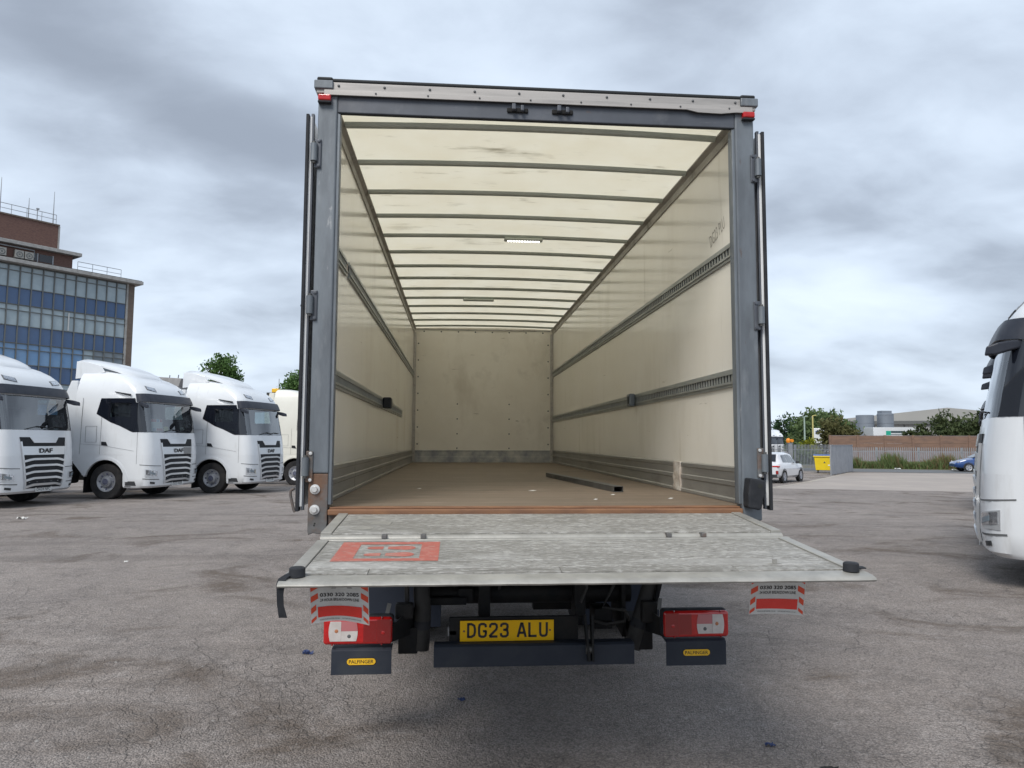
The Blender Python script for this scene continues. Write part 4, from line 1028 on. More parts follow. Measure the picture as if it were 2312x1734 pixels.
    P('steering_wheel', wheel, 'grille_black', inn)
    # pillars and side glass
    for s in (-1, 1):
        P('pillar', patch(lambda a, b: (s*(WSU+(2.085-WSU)*a), 1.885+.835*b), .006, .014, 5, 5), 'black_glass', smooth=50)
        hwp = 1.245
        yy = lambda d: sorted((s*(1.236), s*(1.2545+d)))
        poly = [(-.58, 1.90), (-.66, 1.895), (-1.02, 2.06), (-1.75, 2.40), (-1.62, 2.84), (-.62, 2.84)] if not boxy else [(-.58, 1.92), (-.95, 1.96), (-1.25, 2.12), (-1.25, 2.80), (-.62, 2.80)]
        if boxy: sg = P('side_window', MB().prism(poly, 'y', *yy(0)), 'black_glass', bevel=.004)
        else:
            fx = S(2.05, 2.5).x-.0; rx_ = S(2.4, 2.5).x
            sg = P('side_window', MB().prism([(rx_, 2.165), (-1.75, 2.40), (-1.62, 2.84), (rx_, 2.84)], 'y', *yy(0)), 'black_glass')
            P('lower_glass', MB().prism([(-.50, 1.895), (-.66, 1.895), (-1.02, 2.06), (rx_, 2.165), (rx_, 2.31), (-.50, 2.31)], 'y', *yy(0)), 'black_glass', sg)
            P('upper_frame', MB().prism([(-.56, 2.71), (rx_, 2.71), (rx_, 2.84), (-.60, 2.84)], 'y', *yy(0)), 'black_glass', sg)
            P('front_frame', MB().prism([(-.50, 2.31), (fx-.02, 2.31), (fx-.02, 2.71), (-.52, 2.71)], 'y', *yy(0)), 'black_glass', sg)
            P('door_glass', MB().add([(fx-.02, s*1.248, 2.31), (rx_, s*1.248, 2.31), (rx_, s*1.246, 2.71), (fx-.02, s*1.246, 2.71)], [(0, 1, 2, 3)]), 'door_glass', sg)
        P('window_bar', MB().beam((-1.36, s*1.2550, 2.22), (-1.33, s*1.2550, 2.84), .004, .02, (0, 1, 0)), 'grille_black', sg)
        # seams
        def seam(pts):
            mb = MB()
            for p_, q_ in zip(pts[:-1], pts[1:]): mb.beam((p_[0], s*1.2503, p_[1]), (q_[0], s*1.2503, q_[1]), .004, .013, (0, 1, 0))
            P('panel_gap', mb, 'seam_dark', body)
        seam([(-.47, 1.88), (-.465, 1.0)]); seam([(-1.58, 2.30), (-1.60, 1.26)]); seam([(-2.18, 2.85), (-2.22, 1.26)]); seam([(-.56, 1.36), (-1.60, 1.52), (-2.20, 1.55)])
        seam([(-1.72, 1.60), (-2.06, 1.60), (-2.06, 2.05), (-1.72, 2.05), (-1.72, 1.60)])
        a, b = sorted((s*1.2505, s*1.258))
        P('door_handle', MB().prism([(-1.36, 1.50), (-1.56, 1.52), (-1.56, 1.62), (-1.42, 1.61)], 'y', a, b), 'grille_black', body)
        # camera arm
        if not boxy:
            pod = []
            for (x, y, z, w_, t_) in ((-.50, 1.16, 2.69, .04, .045), (-.38, 1.21, 2.67, .05, .055), (-.25, 1.27, 2.635, .055, .065), (-.14, 1.31, 2.61, .045, .05)):
                pod.append([(x, s*(y-w_), z-t_), (x, s*(y+w_), z-t_), (x-.02, s*(y+w_), z+t_), (x-.02, s*(y-w_), z+t_)])
            pb = MB().grid(pod, close=True); pb.f += [(0, 1, 2, 3), (15, 14, 13, 12)]
            P('mirror_camera', pb, 'visor_plastic', bevel=.018, seg=2)
            P('roof_handle', MB().tube([(-.72, s*1.27, 2.93), (-.95, s*1.28, 2.97), (-1.22, s*1.24, 3.02)], [.028, .022, .012], 8), 'grille_black', smooth=50)
        # head lamp, fog lamp, roof lamp
        hl = P('headlamp', patch(lambda a, b: (s*(.93+.75*a), .64+.17*b+.05*a-.05*a*(1-b)), .008, .016, 8, 4), 'silver_trim', smooth=50)
        P('lamp_glass', patch(lambda a, b: (s*(.97+.66*a), .66+.135*b+.045*a), .016, .009, 8, 4), 'lamp_chrome', hl, smooth=50)
        P('lamp_core', patch(lambda a, b: (s*(1.08+.34*a), .685+.06*b+.045*a), .021, .006, 6, 3), 'pane_dull', hl, smooth=50)
        P('lamp_groove', patch(lambda a, b: (s*(.86+.95*a), .552+.022*b+.03*a), .004, .01, 8, 1), 'seam_dark', bump, smooth=50)
        P('lamp_groove', patch(lambda a, b: (s*(.80+1.2*a), .930+.018*b+.04*a), .004, .01, 8, 1), 'seam_dark', bump, smooth=50)
        P('fog_lamp', patch(lambda a, b: (s*(1.05+.32*a), .435+.055*b+.02*a), .006, .012, 5, 2), 'dark_plastic', bump, smooth=50)
        P('roof_lamp', patch(lambda a, b: (s*(.68+.34*a), 3.055+.095*b+.05*a), .014, .014, 5, 3), 'lamp_chrome', body, smooth=50)
        P('roof_lamp_rim', patch(lambda a, b: (s*(.64+.43*a), 3.045+.115*b+.05*a), .006, .014, 5, 3), 'seam_dark', body, smooth=50)
    # visor
    vt, vb = [], []
    for u in np.linspace(-1.80, 1.80, 31):
        k = 1-abs(u)/1.80; k = min(1, k*3)**.5
        c = []
        for t in np.linspace(0, 1, 5):
            z = 2.965-.235*t; q = S(u, z, .015+.075*k*math.sin((.25+.6*t)*math.pi/1.7)); c.append(tuple(q))
        vt.append(c); vb.append([tuple(Vector(p)+Vector((-.014, 0, -.004))) for p in c])
    P('sun_visor', MB().slab(vt, vb), 'visor_plastic', smooth=50)
    # grille
    gt, gb = 1.70, .45
    gw = lambda z: .60+.16*(z-gb)/(gt-gb)
    def gp(z0, z1, off, th, m, name, par, inset=0.0, bend=0.0, n_=14):
        o = P(name, patch(lambda a, b: (lambda z: (uy((2*a-1)*(gw(z)-inset), z), z-bend*max(0, abs(2*a-1)-.62)/.38))(z0+(z1-z0)*b), off, th, n_, 3), m, par, smooth=45); return o
    gr = gp(gb, gt, .016, .02, 'grille_black', 'grille', None)
    # upper lip panel in body colour between the two dark corners
    P('grille_brow', patch(lambda a, b: (uy((2*a-1)*(.36+.12*b)), 1.56+.14*b), .026, .018, 10, 2), paint, gr, smooth=45)
    gp(1.265, 1.475, .028, .02, 'silver_trim', 'name_band', gr, .015, .0)
    for k in range(5):
        z = 1.135-k*.155
        gp(z, z+.052, .042, .03, 'silver_trim', 'grille_slat', gr, .02, .05)
    for s in (-1, 1):
        P('grille_edge', patch(lambda a, b: (lambda z: (uy(s*(gw(z)+.012-.035*a), z), z))(gb-.01+(gt-.1-gb)*b), .034, .03, 1, 8), 'silver_trim', gr, smooth=45)
    xg = zs(1.37)[0]+.036
    if not boxy: text('maker_name', 'DAF', 'letter_black', root, frame_mtx((xg+.001, 0, 1.37), (0, 1, 0), (0, 0, 1)), .115, .44, .035)
    # wipers
    for y0, y1 in ((-.55, .12), (.05, .72)):
        P('wiper', MB().tube([S(uy(y0, 1.9), 1.90, .015), S(uy((y0+y1)/2, 1.95), 1.97, .02), S(uy(y1, 1.95), 1.95, .01)], .012, 6), 'grille_black')
    # plate
    xp = zs(.41)[0]+.006
    P('number_plate', MB().box(xp, xp+.012, -.27, .27, .355, .47), 'plate_white', bevel=.003)
    # wheels
    def whl(x, y, w, front):
        o = P('wheel', tyre(MB(), (x, y, .50), .50, w, 'y'), 'tyre_rubber', smooth=35)
        s = 1 if y > 0 else -1; k = s*w*.5
        pr = [(.295, k*.6), (.285, k*.9), (.24, k*.80), (.19, k*.55), (.16, k*.55), (.15, k*1.0), (.10, k*1.05), (.095, k*1.15), (0, k*1.15)] if front else [(.295, k*.6), (.285, k*.85), (.22, -k*.3), (.16, -k*.3), (.14, k*.3), (0, k*.3)]
        rm = P('rim', MB().lathe(pr, (x, y, .50), 'y', 24), 'rim_steel', o, smooth=40)
        if front:
            P('hub', MB().lathe([(0, k*1.17), (.085, k*1.17), (.09, k*1.1)], (x, y, .5), 'y', 16), 'hub_dark', o, smooth=40)
            for t in np.linspace(0, 2*math.pi, 9)[:-1]:
                P('hand_hole', MB().lathe([(0, k*.80), (.026, k*.78), (.030, k*.60)], (x+.215*math.cos(t), y, .5+.215*math.sin(t)), 'y', 6), 'hub_dark', o)
    for s in (-1, 1):
        whl(WX, s*1.03, .31, True)
        for yy in (s*1.06, s*.72): whl(-5.2, yy, .28, False)
        P('chassis_rail', MB().box(-6.2, -.5, s*.40-.04, s*.40+.04, .72, .98), 'chassis_grey')
        a, b = sorted((s*.62, s*1.18))
        P('fuel_tank', MB().box(-4.35, -2.65, a, b, .42, 1.02), 'chassis_grey', bevel=.08, seg=3)
        P('mudguard', MB().grid([[(-5.2+.60*math.cos(t), yy, .5+.60*math.sin(t)) for t in np.linspace(.1, math.pi-.1, 10)] for yy in (s*.56, s*1.22)]), 'dark_plastic', smooth=60)
        P('mudflap', MB().box(-2.09, -2.075, min(s*.72, s*1.2), max(s*.72, s*1.2), .18, .80), 'chassis_black')
    P('underbody', MB().box(-2.3, -.35, -.72, .72, .42, 1.2), 'chassis_black', bevel=.05)
    P('axle', MB().tube([(WX, -.95, .48), (WX, .95, .48)], .07, 10), 'chassis_black')
    P('fifth_wheel', MB().lathe([(0, 1.15), (.42, 1.15), (.45, 1.05), (0, 1.05)], (-5.0, 0, 0), 'z', 20), 'chassis_black')
    return root

def place(o, x, y, ang, label, group, plate=None, name='tractor_unit'):
    o.location = (x, y, h(x, y)); o.rotation_euler = (0, 0, ang)
    tag(o, label, 'lorry', group)
    if plate:
        xp = float(np.interp(.41, PROF_A['z'], PROF_A['x']))+.0195
        text('plate_lettering', plate, 'letter_black', o, frame_mtx((xp, 0, .412), (0, 1, 0), (0, 0, 1)), .075, .46, .015)
    return o
TR = make_tractor(PROF_A, 'truck_white')
TC = make_tractor(PROF_A, 'truck_cream', spoiler=False)
TB = make_tractor(PROF_B, 'truck_cream', spoiler=False, boxy=True)
gl = 'tractor units parked in a row below the office block'; gr_ = 'tractor units parked nose-out along the right of the yard'
HL = math.atan2(-.39, .92)
t1 = place(copy_tree(TR), -10.77, 14.96, R(-10), 'white tractor unit with plate DA24 NFC, parked beside the one with cards in its windscreen', gl, 'DA24 NFC')
t2 = place(copy_tree(TR), -8.62, 17.89, R(-12), 'white tractor unit with red and white card and yellow card in its windscreen', gl, 'DG23 AUR')
t3 = place(copy_tree(TR), -6.62, 20.55, R(-13.3), 'white tractor unit parked between the card-bearing one and the cream lorry', gl, 'DK22 LJR')
t4 = place(TB, -5.25, 26.35, R(-14), 'cream high-roof tractor unit at the end of the row, partly behind the box lorry', gl)
# things unique to the second unit : cards on the dashboard, bare patch on the name band
def child(par, name, mb, m): return mb.build(name, m, par)
tag(child(None, 'windscreen_card', MB(), 'card_white') if False else empty('price_card', (0, 0, 0)), 'red white and blue price card standing behind a lorry windscreen', 'card')
card = [o for o in col.objects if o.name.startswith('price_card')][0]
M2 = Matrix.Translation((t2.location.x, t2.location.y, t2.location.z)) @ Matrix.Rotation(R(-12), 4, 'Z')
def cardq(y0, y1, z0, z1, m, name, par, lean=.12, dx=0.0, sk=0.0):
    P_ = [(-.40+dx, y0, z0), (-.40+dx, y1, z0), (-.40+dx-lean*(z1-z0), y1+sk, z1), (-.40+dx-lean*(z1-z0), y0+sk, z1)]
    P_ = [tuple(M2 @ Vector(p)) for p in P_]; nrm = (M2.to_3x3() @ Vector((.004, 0, 0)))
    return MB().hexa([Vector(p)-nrm for p in P_[:2]]+[Vector(P_[1])]+[Vector(P_[0])]+[Vector(P_[3])-nrm, Vector(P_[2])-nrm, Vector(P_[2]), Vector(P_[3])]).build(name, m, par)
cy0, cy1 = -.74, -.20
cardq(cy0, cy1, 1.93, 2.28, 'card_white', 'card_sheet', card, dx=0)
cardq(cy0+.01, cy0+.25, 2.19, 2.275, 'card_red', 'card_print', card, dx=-.028); cardq(cy0+.27, cy0+.38, 2.19, 2.275, 'card_blue', 'card_print', card, dx=-.028)
cardq(cy0+.42, cy1-.01, 2.19, 2.275, 'card_red', 'card_print', card, dx=-.028); cardq(cy0+.06, cy0+.20, 1.935, 2.01, 'card_blue', 'card_print', card, dx=.004); cardq(cy0+.24, cy1-.02, 1.935, 2.01, 'card_red', 'card_print', card, dx=.004)
tag(cardq(-.16, .06, 1.93, 2.06, 'card_yellow', 'notice_card', None), 'small yellow card standing beside the price card behind the windscreen', 'card')
child(t2, 'bare_patch', MB().box(-.02, .016, .26, .60, 1.275, 1.465), 'grey_body')
# right hand row
rd = Vector((.6056, .7957)); near = Vector((5.30, 3.60))
for k, (d_, src, lab) in enumerate(((0, TR, 'white tractor unit with dark sun visor, the first of its row beside the tail lift'),
                                   (3.1, copy_tree(TR), 'white tractor unit parked between the first of the right row and the cream roofed one'),
                                   (13.0, TC, 'cream roofed tractor unit between white ones in the right row'),
                                   (16.6, copy_tree(TR), 'white tractor unit between the cream roofed one and the road, beside the blue car'))):
    p = near+rd*(1.25+d_)
    place(src, p.x, p.y, math.atan2(rd.x, -rd.y), lab, gr_)

# ================================================================== OFFICE BLOCK
FD = Vector((.64838728, .76131067, 0)); FN = Vector((.76131067, -.64838728, 0))   # along the front to the right, and outward
OC = Vector((-33.917, 71.109, 0))
office = empty('office_block', (OC.x, OC.y, 0))
office.rotation_euler = (0, 0, math.atan2(FD.y, FD.x))
tag(office, 'long glass-fronted office block with blue spandrels and brick penthouse', 'building')
# local : x along front (right corner x=0, rest negative), y = depth behind front, z up
OL = 20.0
def OP(name, mb, m, par=None, **k): return mb.build(name, m, par or office, **k)
core = OP('wall', MB().box(-OL, 0, .30, 12, 0, 17.3), 'column_brown')
OP('corner_column', MB().box(-.16, .42, -.05, .60, 0, 17.52), 'column_brown', bevel=.02)
OP('corner_trim', MB().box(-.34, -.1605, -.02, .2995, 0, 17.52), 'stone_trim')
OP('roof_slab', MB().box(-OL, .95, -.75, 12.4, 17.53, 17.86), 'stone_trim', bevel=.03)
OP('roof_felt', MB().box(-OL, .85, -.65, 12.3, 17.861, 17.93), 'roof_edge_black')
levels = [(17.45, 16.95, 15.42, 13.86), (13.84, 13.32, 11.93, 10.34), (10.32, 9.80, 8.40, 6.82), (6.80, 6.28, 4.9, 3.3)]
MODULE = .948; X0 = -.36
pm = {}
def pane(x0, x1, z0, z1, m):
    key = (round(x1-x0, 3), round(z1-z0, 3), m)
    if key not in pm: pm[key] = MB().box(0, x1-x0, 0, .03, 0, z1-z0).mesh('pane', m)
    inst('pane', pm[key], office, (x0, .10, z0))
for li, (za, zb, zc_, zd_) in enumerate(levels):
    for c_ in range(16):
        x1 = X0-c_*MODULE; x0 = x1-MODULE
        if li < 2: up_, mn_ = 'pane_light', 'pane_light'
        elif li == 2: up_ = mn_ = ('pane_dull' if c_ < 3 else ('pane_light' if (c_ == 3) else 'pane_sky'))
        else: up_ = mn_ = 'pane_light'
        bl = 'pane_blue' if li < 3 else 'pane_sky'
        pane(x0+.045, x1-.045, zb+.03, za-.04, up_); pane(x0+.045, x1-.045, zc_+.04, zb-.03, mn_); pane(x0+.045, x1-.045, zd_+.04, zc_-.04, bl)
        if li == 0: OP('mullion', MB().box(x0-.045, x0+.045, -.02, .2995, 3.0, 17.52), 'mullion')
    for z, m in ((za, 'mullion'), (zb, 'mullion'), (zc_, 'mullion'), (zd_, 'mullion')):
        OP('transom', MB().box(X0-16*MODULE, X0, .0, .16, z-.035, z+.028), m)
OP('plinth', MB().box(X0-16*MODULE, X0, .02, .2995, 0, 3.0), 'pane_dull')
OP('down_pipe', MB().tube([(X0-5.55*MODULE, -.03, 13.7), (X0-5.55*MODULE, -.03, 12.0)], .06, 8), 'mullion_light')
# penthouse
OP('penthouse_wall', MB().box(-OL, -5.2, .9, 8, 17.931, 19.45), 'brick'); OP('penthouse_slab', MB().box(-OL, -4.6, .3, 8.5, 19.451, 19.78), 'stone_trim', bevel=.02)
up_ = OP('upper_wall', MB().box(-OL, -6.6, .9, 7, 19.781, 22.12), 'brick'); OP('upper_coping', MB().box(-OL, -6.5, .8, 7.1, 22.121, 22.26), 'column_brown', up_)
OP('end_trim', MB().box(-6.598, -6.45, .86, 1.2, 19.781, 22.10), 'stone_trim', up_)
for x0, x1 in ((-8.1, -7.0), (-9.1, -8.3)):
    w_ = OP('window', MB().box(x0, x1, .86, .899, 18.35, 19.05), 'black_glass'); OP('window_frame', MB().box(x1+.02, x1+.12, .84, .8985, 18.2, 19.1), 'rail_grey', w_)
for x in (-10.2, -9.4, -11.6):
    a_ = OP('air_conditioner', MB().box(x, x+.72, .50, .86, 18.25, 18.98), 'ac_white', bevel=.02)
    OP('fan_grille', MB().lathe([(.27, .0), (.27, -.015), (.20, -.02), (.20, 0)], (x+.36, .499, 18.60), 'y', 20), 'mullion', a_)
    OP('fan_hub', MB().lathe([(0, -.01), (.09, -.01), (.09, 0)], (x+.36, .499, 18.60), 'y', 12), 'mullion', a_)
OP('duct', MB().tube([(-12, .7, 19.25), (-8.6, .7, 19.25), (-8.6, .7, 18.6)], .07, 8), 'rail_grey', smooth=40)
def railing(x0, x1, y, z, n_, name='guard_rail'):
    r_ = OP(name, MB().tube([(x0, y, z+.95), (x1, y, z+.95)], .03, 6), 'rail_grey'); OP('mid_rail', MB().tube([(x0, y, z+.5), (x1, y, z+.5)], .025, 6), 'rail_grey', r_)
    for x in np.linspace(x0, x1, n_): OP('stanchion', MB().tube([(x, y, z), (x, y, z+.95)], .025, 6), 'rail_grey', r_)
railing(-13, -6.75, 1.1, 22.26, 6); railing(-5.0, -.9, .2, 17.93, 4); railing(-6.6, -5.6, 4.2, 19.78, 3)
for x, z0, zt in ((-11.35, 22.26, 25.6), (-9.05, 22.26, 24.3), (-6.95, 22.26, 25.5)):
    m_ = OP('aerial', MB().tube([(x, 1.3, z0), (x, 1.3, (z0+zt)/2), (x, 1.3, zt)], [.05, .04, .02], 6), 'rail_grey')
c_ = OP('camera_mast', MB().tube([(-8.35, 1.2, 22.26), (-8.35, 1.2, 23.35)], .035, 6), 'rail_grey'); OP('camera_head', MB().box(-8.45, -8.22, 1.1, 1.3, 23.35, 23.47), 'rail_grey', c_)

# ================================================================== TREES
def make_tree(name, loc, height, crown_c, crown_r, leaf, n_clump, per, lsize, label, group=None, cat='tree', seed=1, trunk=True, flat=.75):
    g_ = np.random.default_rng(seed)
    root = empty(name, loc); tag(root, label, cat, group)
    rx, ry, rz = crown_r; czz = crown_c
    if trunk:
        t_ = MB(); t_.tube([(0, 0, -.1), (.05, .02, height*.25), (0, .08, czz), (.05, 0, czz+rz*.6)], [height*.028, height*.022, height*.014, height*.004], 8)
        tr = t_.build('trunk', 'bark', root, smooth=50)
        for k in range(7):
            a = g_.uniform(0, 6.28); z0 = czz-rz*g_.uniform(.2, .9); e = (math.cos(a)*rx*.75, math.sin(a)*ry*.75, z0+rz*g_.uniform(.4, .9))
            MB().tube([(0, .03, z0), (e[0]*.5, e[1]*.5, z0+(e[2]-z0)*.6), e], [height*.011, height*.007, height*.002], 6).build('limb', 'bark', tr, smooth=50)
    V, F = [], []
    lobes = [(g_.normal(size=3)*.48, g_.uniform(.38, .62)) for _ in range(9)]
    for k in range(n_clump):
        if k % 4 == 0:
            d = g_.normal(size=3); d /= np.linalg.norm(d); c_ = d*g_.uniform(.55, .98)
        else:
            lc, lr = lobes[k % 9]; d = g_.normal(size=3); d /= np.linalg.norm(d); c_ = np.clip(lc, -.7, .7)+d*lr*g_.uniform(.7, 1.0)
        if np.linalg.norm(c_) > 1.12: c_ *= 1.12/np.linalg.norm(c_)
        if c_[2] < -.75: continue
        cp = np.array([c_[0]*rx, c_[1]*ry, czz+c_[2]*rz]); cs = g_.uniform(.10, .22)*min(rx, rz)
        for q in range(per):
            p = cp+g_.normal(size=3)*cs*np.array([1, 1, flat])
            a = g_.normal(size=3); a /= np.linalg.norm(a); b = np.cross(a, g_.normal(size=3)); b /= np.linalg.norm(b); s_ = lsize*g_.uniform(.6, 1.3)
            o = len(V); V += [p-a*s_, p+b*s_*.45, p+a*s_, p-b*s_*.45]; F.append((o, o+1, o+2, o+3))
    MB_ = MB(); MB_.v = [tuple(v) for v in V]; MB_.f = F
    MB_.build('crown', leaf, root, recalc=False)
    return root
gt_ = 'trees rising behind the row of tractor units'
make_tree('chestnut_tree', (-20.2, 57.3, 0), 10.0, 6.9, (1.50, 1.50, 2.2), 'leaf_chestnut', 230, 26, .15, 'leafy green tree rising behind the third white tractor unit', gt_, seed=3)
make_tree('chestnut_tree', (-13.6, 57.3, 0), 9.0, 6.0, (1.6, 1.6, 2.0), 'leaf_chestnut', 240, 26, .15, 'leafy green tree rising behind the cream tractor unit', gt_, seed=5)
# grey body and yellow beacon showing between the cab roofs
gb_ = empty('tipper_body', (-18.4, 42.7, h(-18.4, 42.7))); gb_.rotation_euler = (0, 0, HL); tag(gb_, 'grey tipper body showing between the white cab roofs', 'lorry')
bd_ = MB().prism([(-1.6, 5.2), (1.5, 5.2), (1.7, 5.72), (-1.3, 5.95), (-1.6, 5.75)], 'y', -1.1, 1.1).build('body_top', 'grey_body', gb_, bevel=.03)
MB().box(-1.6, 1.5, -1.1, 1.1, 1.0, 5.199).build('body', 'grey_body', gb_)
for x in (-.6, .1, .9): MB().tube([(x, .3, 5.75), (x+.05, .3, 6.1)], .03, 6).build('grab_rail', 'mullion', bd_)
for x in (-1.2, 1.2):
    for y in (-.95, .95): tyre(MB(), (x, y, .50), .5, .28, 'y').build('wheel', 'tyre_rubber', gb_, smooth=35)
MB().box(-1.8, 1.7, -.5, .5, .55, .999).build('chassis', 'chassis_black', gb_)
yb = empty('access_platform', (-13.0, 45.3, h(-13, 45.3))); tag(yb, 'yellow machine top showing over the white cab roof beside the cream unit', 'machine')
MB().box(.15, .62, -.3, .3, 5.25, 5.52).build('basket', 'badge_yellow', yb, bevel=.04); MB().box(-.2, .2, -.2, .2, 0, 5.249).build('mast', 'chassis_grey', yb); MB().box(-.8, .8, -.8, .8, 0, .5).build('base', 'badge_yellow', yb, bevel=.04) if False else MB().box(.22, .8, -.8, .8, .0, .5).build('base', 'badge_yellow', yb)
MB().tube([(.55, 0, 5.52), (.55, 0, 6.2)], .02, 6).build('aerial', 'mullion', yb)

# ================================================================== FAR RIGHT SIDE
GZ = -.45
gtr = 'trees behind the yard fence'
for nm, x, y, hgt, cz, cr, lf, ncl, lab, sd_ in (
    ('evergreen_tree', 47.0, 103.0, 5.6, 3.0, (4.0, 2.8, 2.7), 'leaf_dark', 150, 'dark green tree behind the white cabs beyond the fence', 11),
    ('evergreen_tree', 52.0, 104.0, 5.8, 3.1, (3.6, 2.8, 2.8), 'leaf_dark', 150, 'dark green tree just right of the far white cabs', 12),
    ('birch_tree', 40.6, 77.4, 5.3, 2.9, (2.0, 2.0, 2.6), 'leaf_mid', 150, 'light green tree behind the green lamp pole', 13),
    ('birch_tree', 43.6, 79.1, 5.6, 3.2, (2.2, 2.0, 2.6), 'leaf_mid', 170, 'tallest light green tree behind the yellow pole', 14),
    ('birch_tree', 46.3, 80.9, 4.9, 2.9, (2.0, 1.8, 2.1), 'leaf_mid', 130, 'light green tree beside the plain grey silo', 15),
    ('hawthorn_tree', 39.9, 69.3, 4.3, 2.5, (1.9, 1.6, 1.9), 'leaf_olive', 190, 'olive brown tree at the end of the brick wall', 16),
    ('ash_tree', 53.4, 70.6, 5.6, 3.3, (2.2, 2.0, 2.4), 'leaf_bush', 190, 'tall dull green tree behind the brick wall by the warehouse', 17),
    ('ash_tree', 51.4, 72.5, 4.3, 2.3, (1.4, 1.4, 2.0), 'leaf_bush', 110, 'small dull green tree between the white lorry and a taller tree', 18),
    ('ash_tree', 56.8, 70.1, 5.4, 3.1, (2.3, 2.0, 2.2), 'leaf_bush', 180, 'dull green tree at the far end of the brick wall', 19)):
    make_tree(nm, (x, y, GZ), hgt, cz, cr, lf, ncl, 22, .26, lab, gtr, seed=sd_)
for nm, x, y, cz, cr, lf, lab, sd_ in (('shrub', 32.4, 61.9, .9, (1.2, .8, 1.1), 'leaf_mid', 'pale green shrub below the green lamp pole', 31), ('shrub', 34.0, 63.0, 1.1, (1.1, .8, 1.2), 'leaf_yellow', 'yellow green shrub between the two poles', 32)):
    make_tree(nm, (x, y, GZ), 2.0, cz, cr, lf, 70, 20, .16, lab, 'shrubs behind the fence', 'shrub', sd_)

# far woodland beyond the yard, reads as one mass
g = MB()
for k in range(9000):
    a = rng.uniform(-.34, .34); d = rng.uniform(165, 185); x, y = -.47+d*math.sin(a+.06), -4+d*math.cos(a+.06)
    hh_ = 5.0+1.2*math.sin(a*47)+.9*math.sin(a*113+1)+.5*math.sin(a*271)
    z = GZ+hh_*rng.uniform(0, 1)**.7; v1_, v2_ = rng.normal(size=3), rng.normal(size=3); v1_ /= np.linalg.norm(v1_); v2_ /= np.linalg.norm(v2_); p = np.array([x, y, z]); s_ = rng.uniform(.4, .9)
    g.add([p-v1_*s_, p+v2_*s_*.6, p+v1_*s_, p-v2_*s_*.6], [(0, 1, 2, 3)])
tag(g.build('far_woodland', 'leaf_dark', recalc=False), 'distant dark belt of trees along the horizon behind the lorry', 'woodland', kind='stuff')

# poles
for nm, x, y, zt, m, lab in (('lamp_pole', 33.6, 63.8, 4.2, 'pole_green', 'pale green lamp pole beyond the fence'), ('signal_pole', 34.42, 63.74, 4.3, 'pole_yellow', 'yellow pole beyond the fence')):
    r_ = empty(nm, (x, y, GZ)); tag(r_, lab, 'pole')
    MB().tube([(0, 0, 0), (0, 0, zt-GZ)], [.10, .07], 8).build('shaft', m, r_, smooth=50); MB().box(-.14, .14, -.14, .14, 0, .06).build('base_plate', m, r_) if False else MB().tube([(0, 0, zt-GZ), (.35, 0, zt-GZ+.06)], .05, 6).build('arm', m, r_)

# warehouse and silos
wh_ = empty('warehouse', (86, 121, GZ)); wh_.rotation_euler = (0, 0, R(-28)); tag(wh_, 'grey metal warehouse with low pitched roof behind the silos', 'building')
MB().box(-16, 22, 0, 30, 0, 6.1).build('wall', 'shed_grey', wh_)
MB().prism([(-16.3, 6.101), (22.3, 6.101), (22.3, 6.3), (3, 8.6), (-16.3, 6.5)], 'y', -.4, 30).build('roof', 'shed_grey', wh_)
MB().box(-16.2, 22.2, -.5, -.401, 5.6, 6.25).build('gutter', 'shed_dark', wh_)
for x in np.arange(-14, 21, 5.0): MB().box(x-.08, x+.08, -.06, -.002, 0, 5.58).build('rib', 'shed_dark', wh_)
for x, y, r_, zt, lab in ((62.2, 101.5, 1.28, 5.95, 'shorter plain grey silo'), (65.3, 101.2, 1.16, 6.2, 'grey silo with a raised cap beside the plain one')):
    s_ = empty('silo', (x, y, GZ)); tag(s_, lab+' behind the brick wall', 'silo', 'grey silos')
    MB().lathe([(0, 0), (r_, 0), (r_, zt-GZ-.05), (r_*.95, zt-GZ), (0, zt-GZ)], (0, 0, 0), 'z', 32).build('shell', 'silo', s_, smooth=35)
    for z in np.arange(1.2, zt-GZ-.2, 1.3): MB().lathe([(r_+.002, z), (r_+.03, z), (r_+.03, z+.07), (r_+.002, z+.07)], (0, 0, 0), 'z', 32).build('hoop', 'silo', s_, smooth=35)
    if r_ < 1.2: MB().box(-.9, .7, -.6, .6, zt-GZ, zt-GZ+.42).build('cap', 'silo', s_)
    else: MB().tube([(-1.28, 0, 5.6), (-1.9, 0, 5.6)], .05, 6).build('outlet', 'silo', s_)

# white box lorry over the wall
vl = empty('delivery_lorry', (50.7, 77.4, GZ)); vl.rotation_euler = (0, 0, R(-6)); tag(vl, 'white box lorry with green logo panel behind the brick wall', 'lorry')
MB().box(-2.3, 2.3, -1.25, 1.25, .9, 3.95).build('box_body', 'truck_white', vl, bevel=.04)
MB().prism([(2.31, 2.6), (4.6, 2.6), (4.55, 2.85), (3.9, 2.95), (3.3, 3.65), (2.9, 3.9), (2.31, 3.95)], 'y', -1.2, 1.2).build('cab_roof', 'truck_white', vl, bevel=.06)
MB().box(2.32, 4.7, -1.2, 1.2, .5, 2.598).build('cab', 'truck_white', vl, bevel=.06)
MB().box(-.85, -.30, -1.262, -1.2505, 3.05, 3.55).build('logo_panel', 'logo_green', vl)
MB().box(-.28, 1.25, -1.262, -1.2505, 3.30, 3.55).build('lettering_band', 'logo_dark', vl); MB().box(-.28, 1.25, -1.262, -1.2505, 3.08, 3.16).build('lettering_band', 'logo_dark', vl)
for x in (-1.2, 3.6):
    for y in (-1.0, 1.0): tyre(MB(), (x, y, .48), .48, .28, 'y').build('wheel', 'tyre_rubber', vl, smooth=35)
vb = empty('white_trailer', (40.3, 73.3, GZ), R(-29)); tag(vb, 'white trailer end with a small dark blue emblem, beside the olive tree', 'trailer')
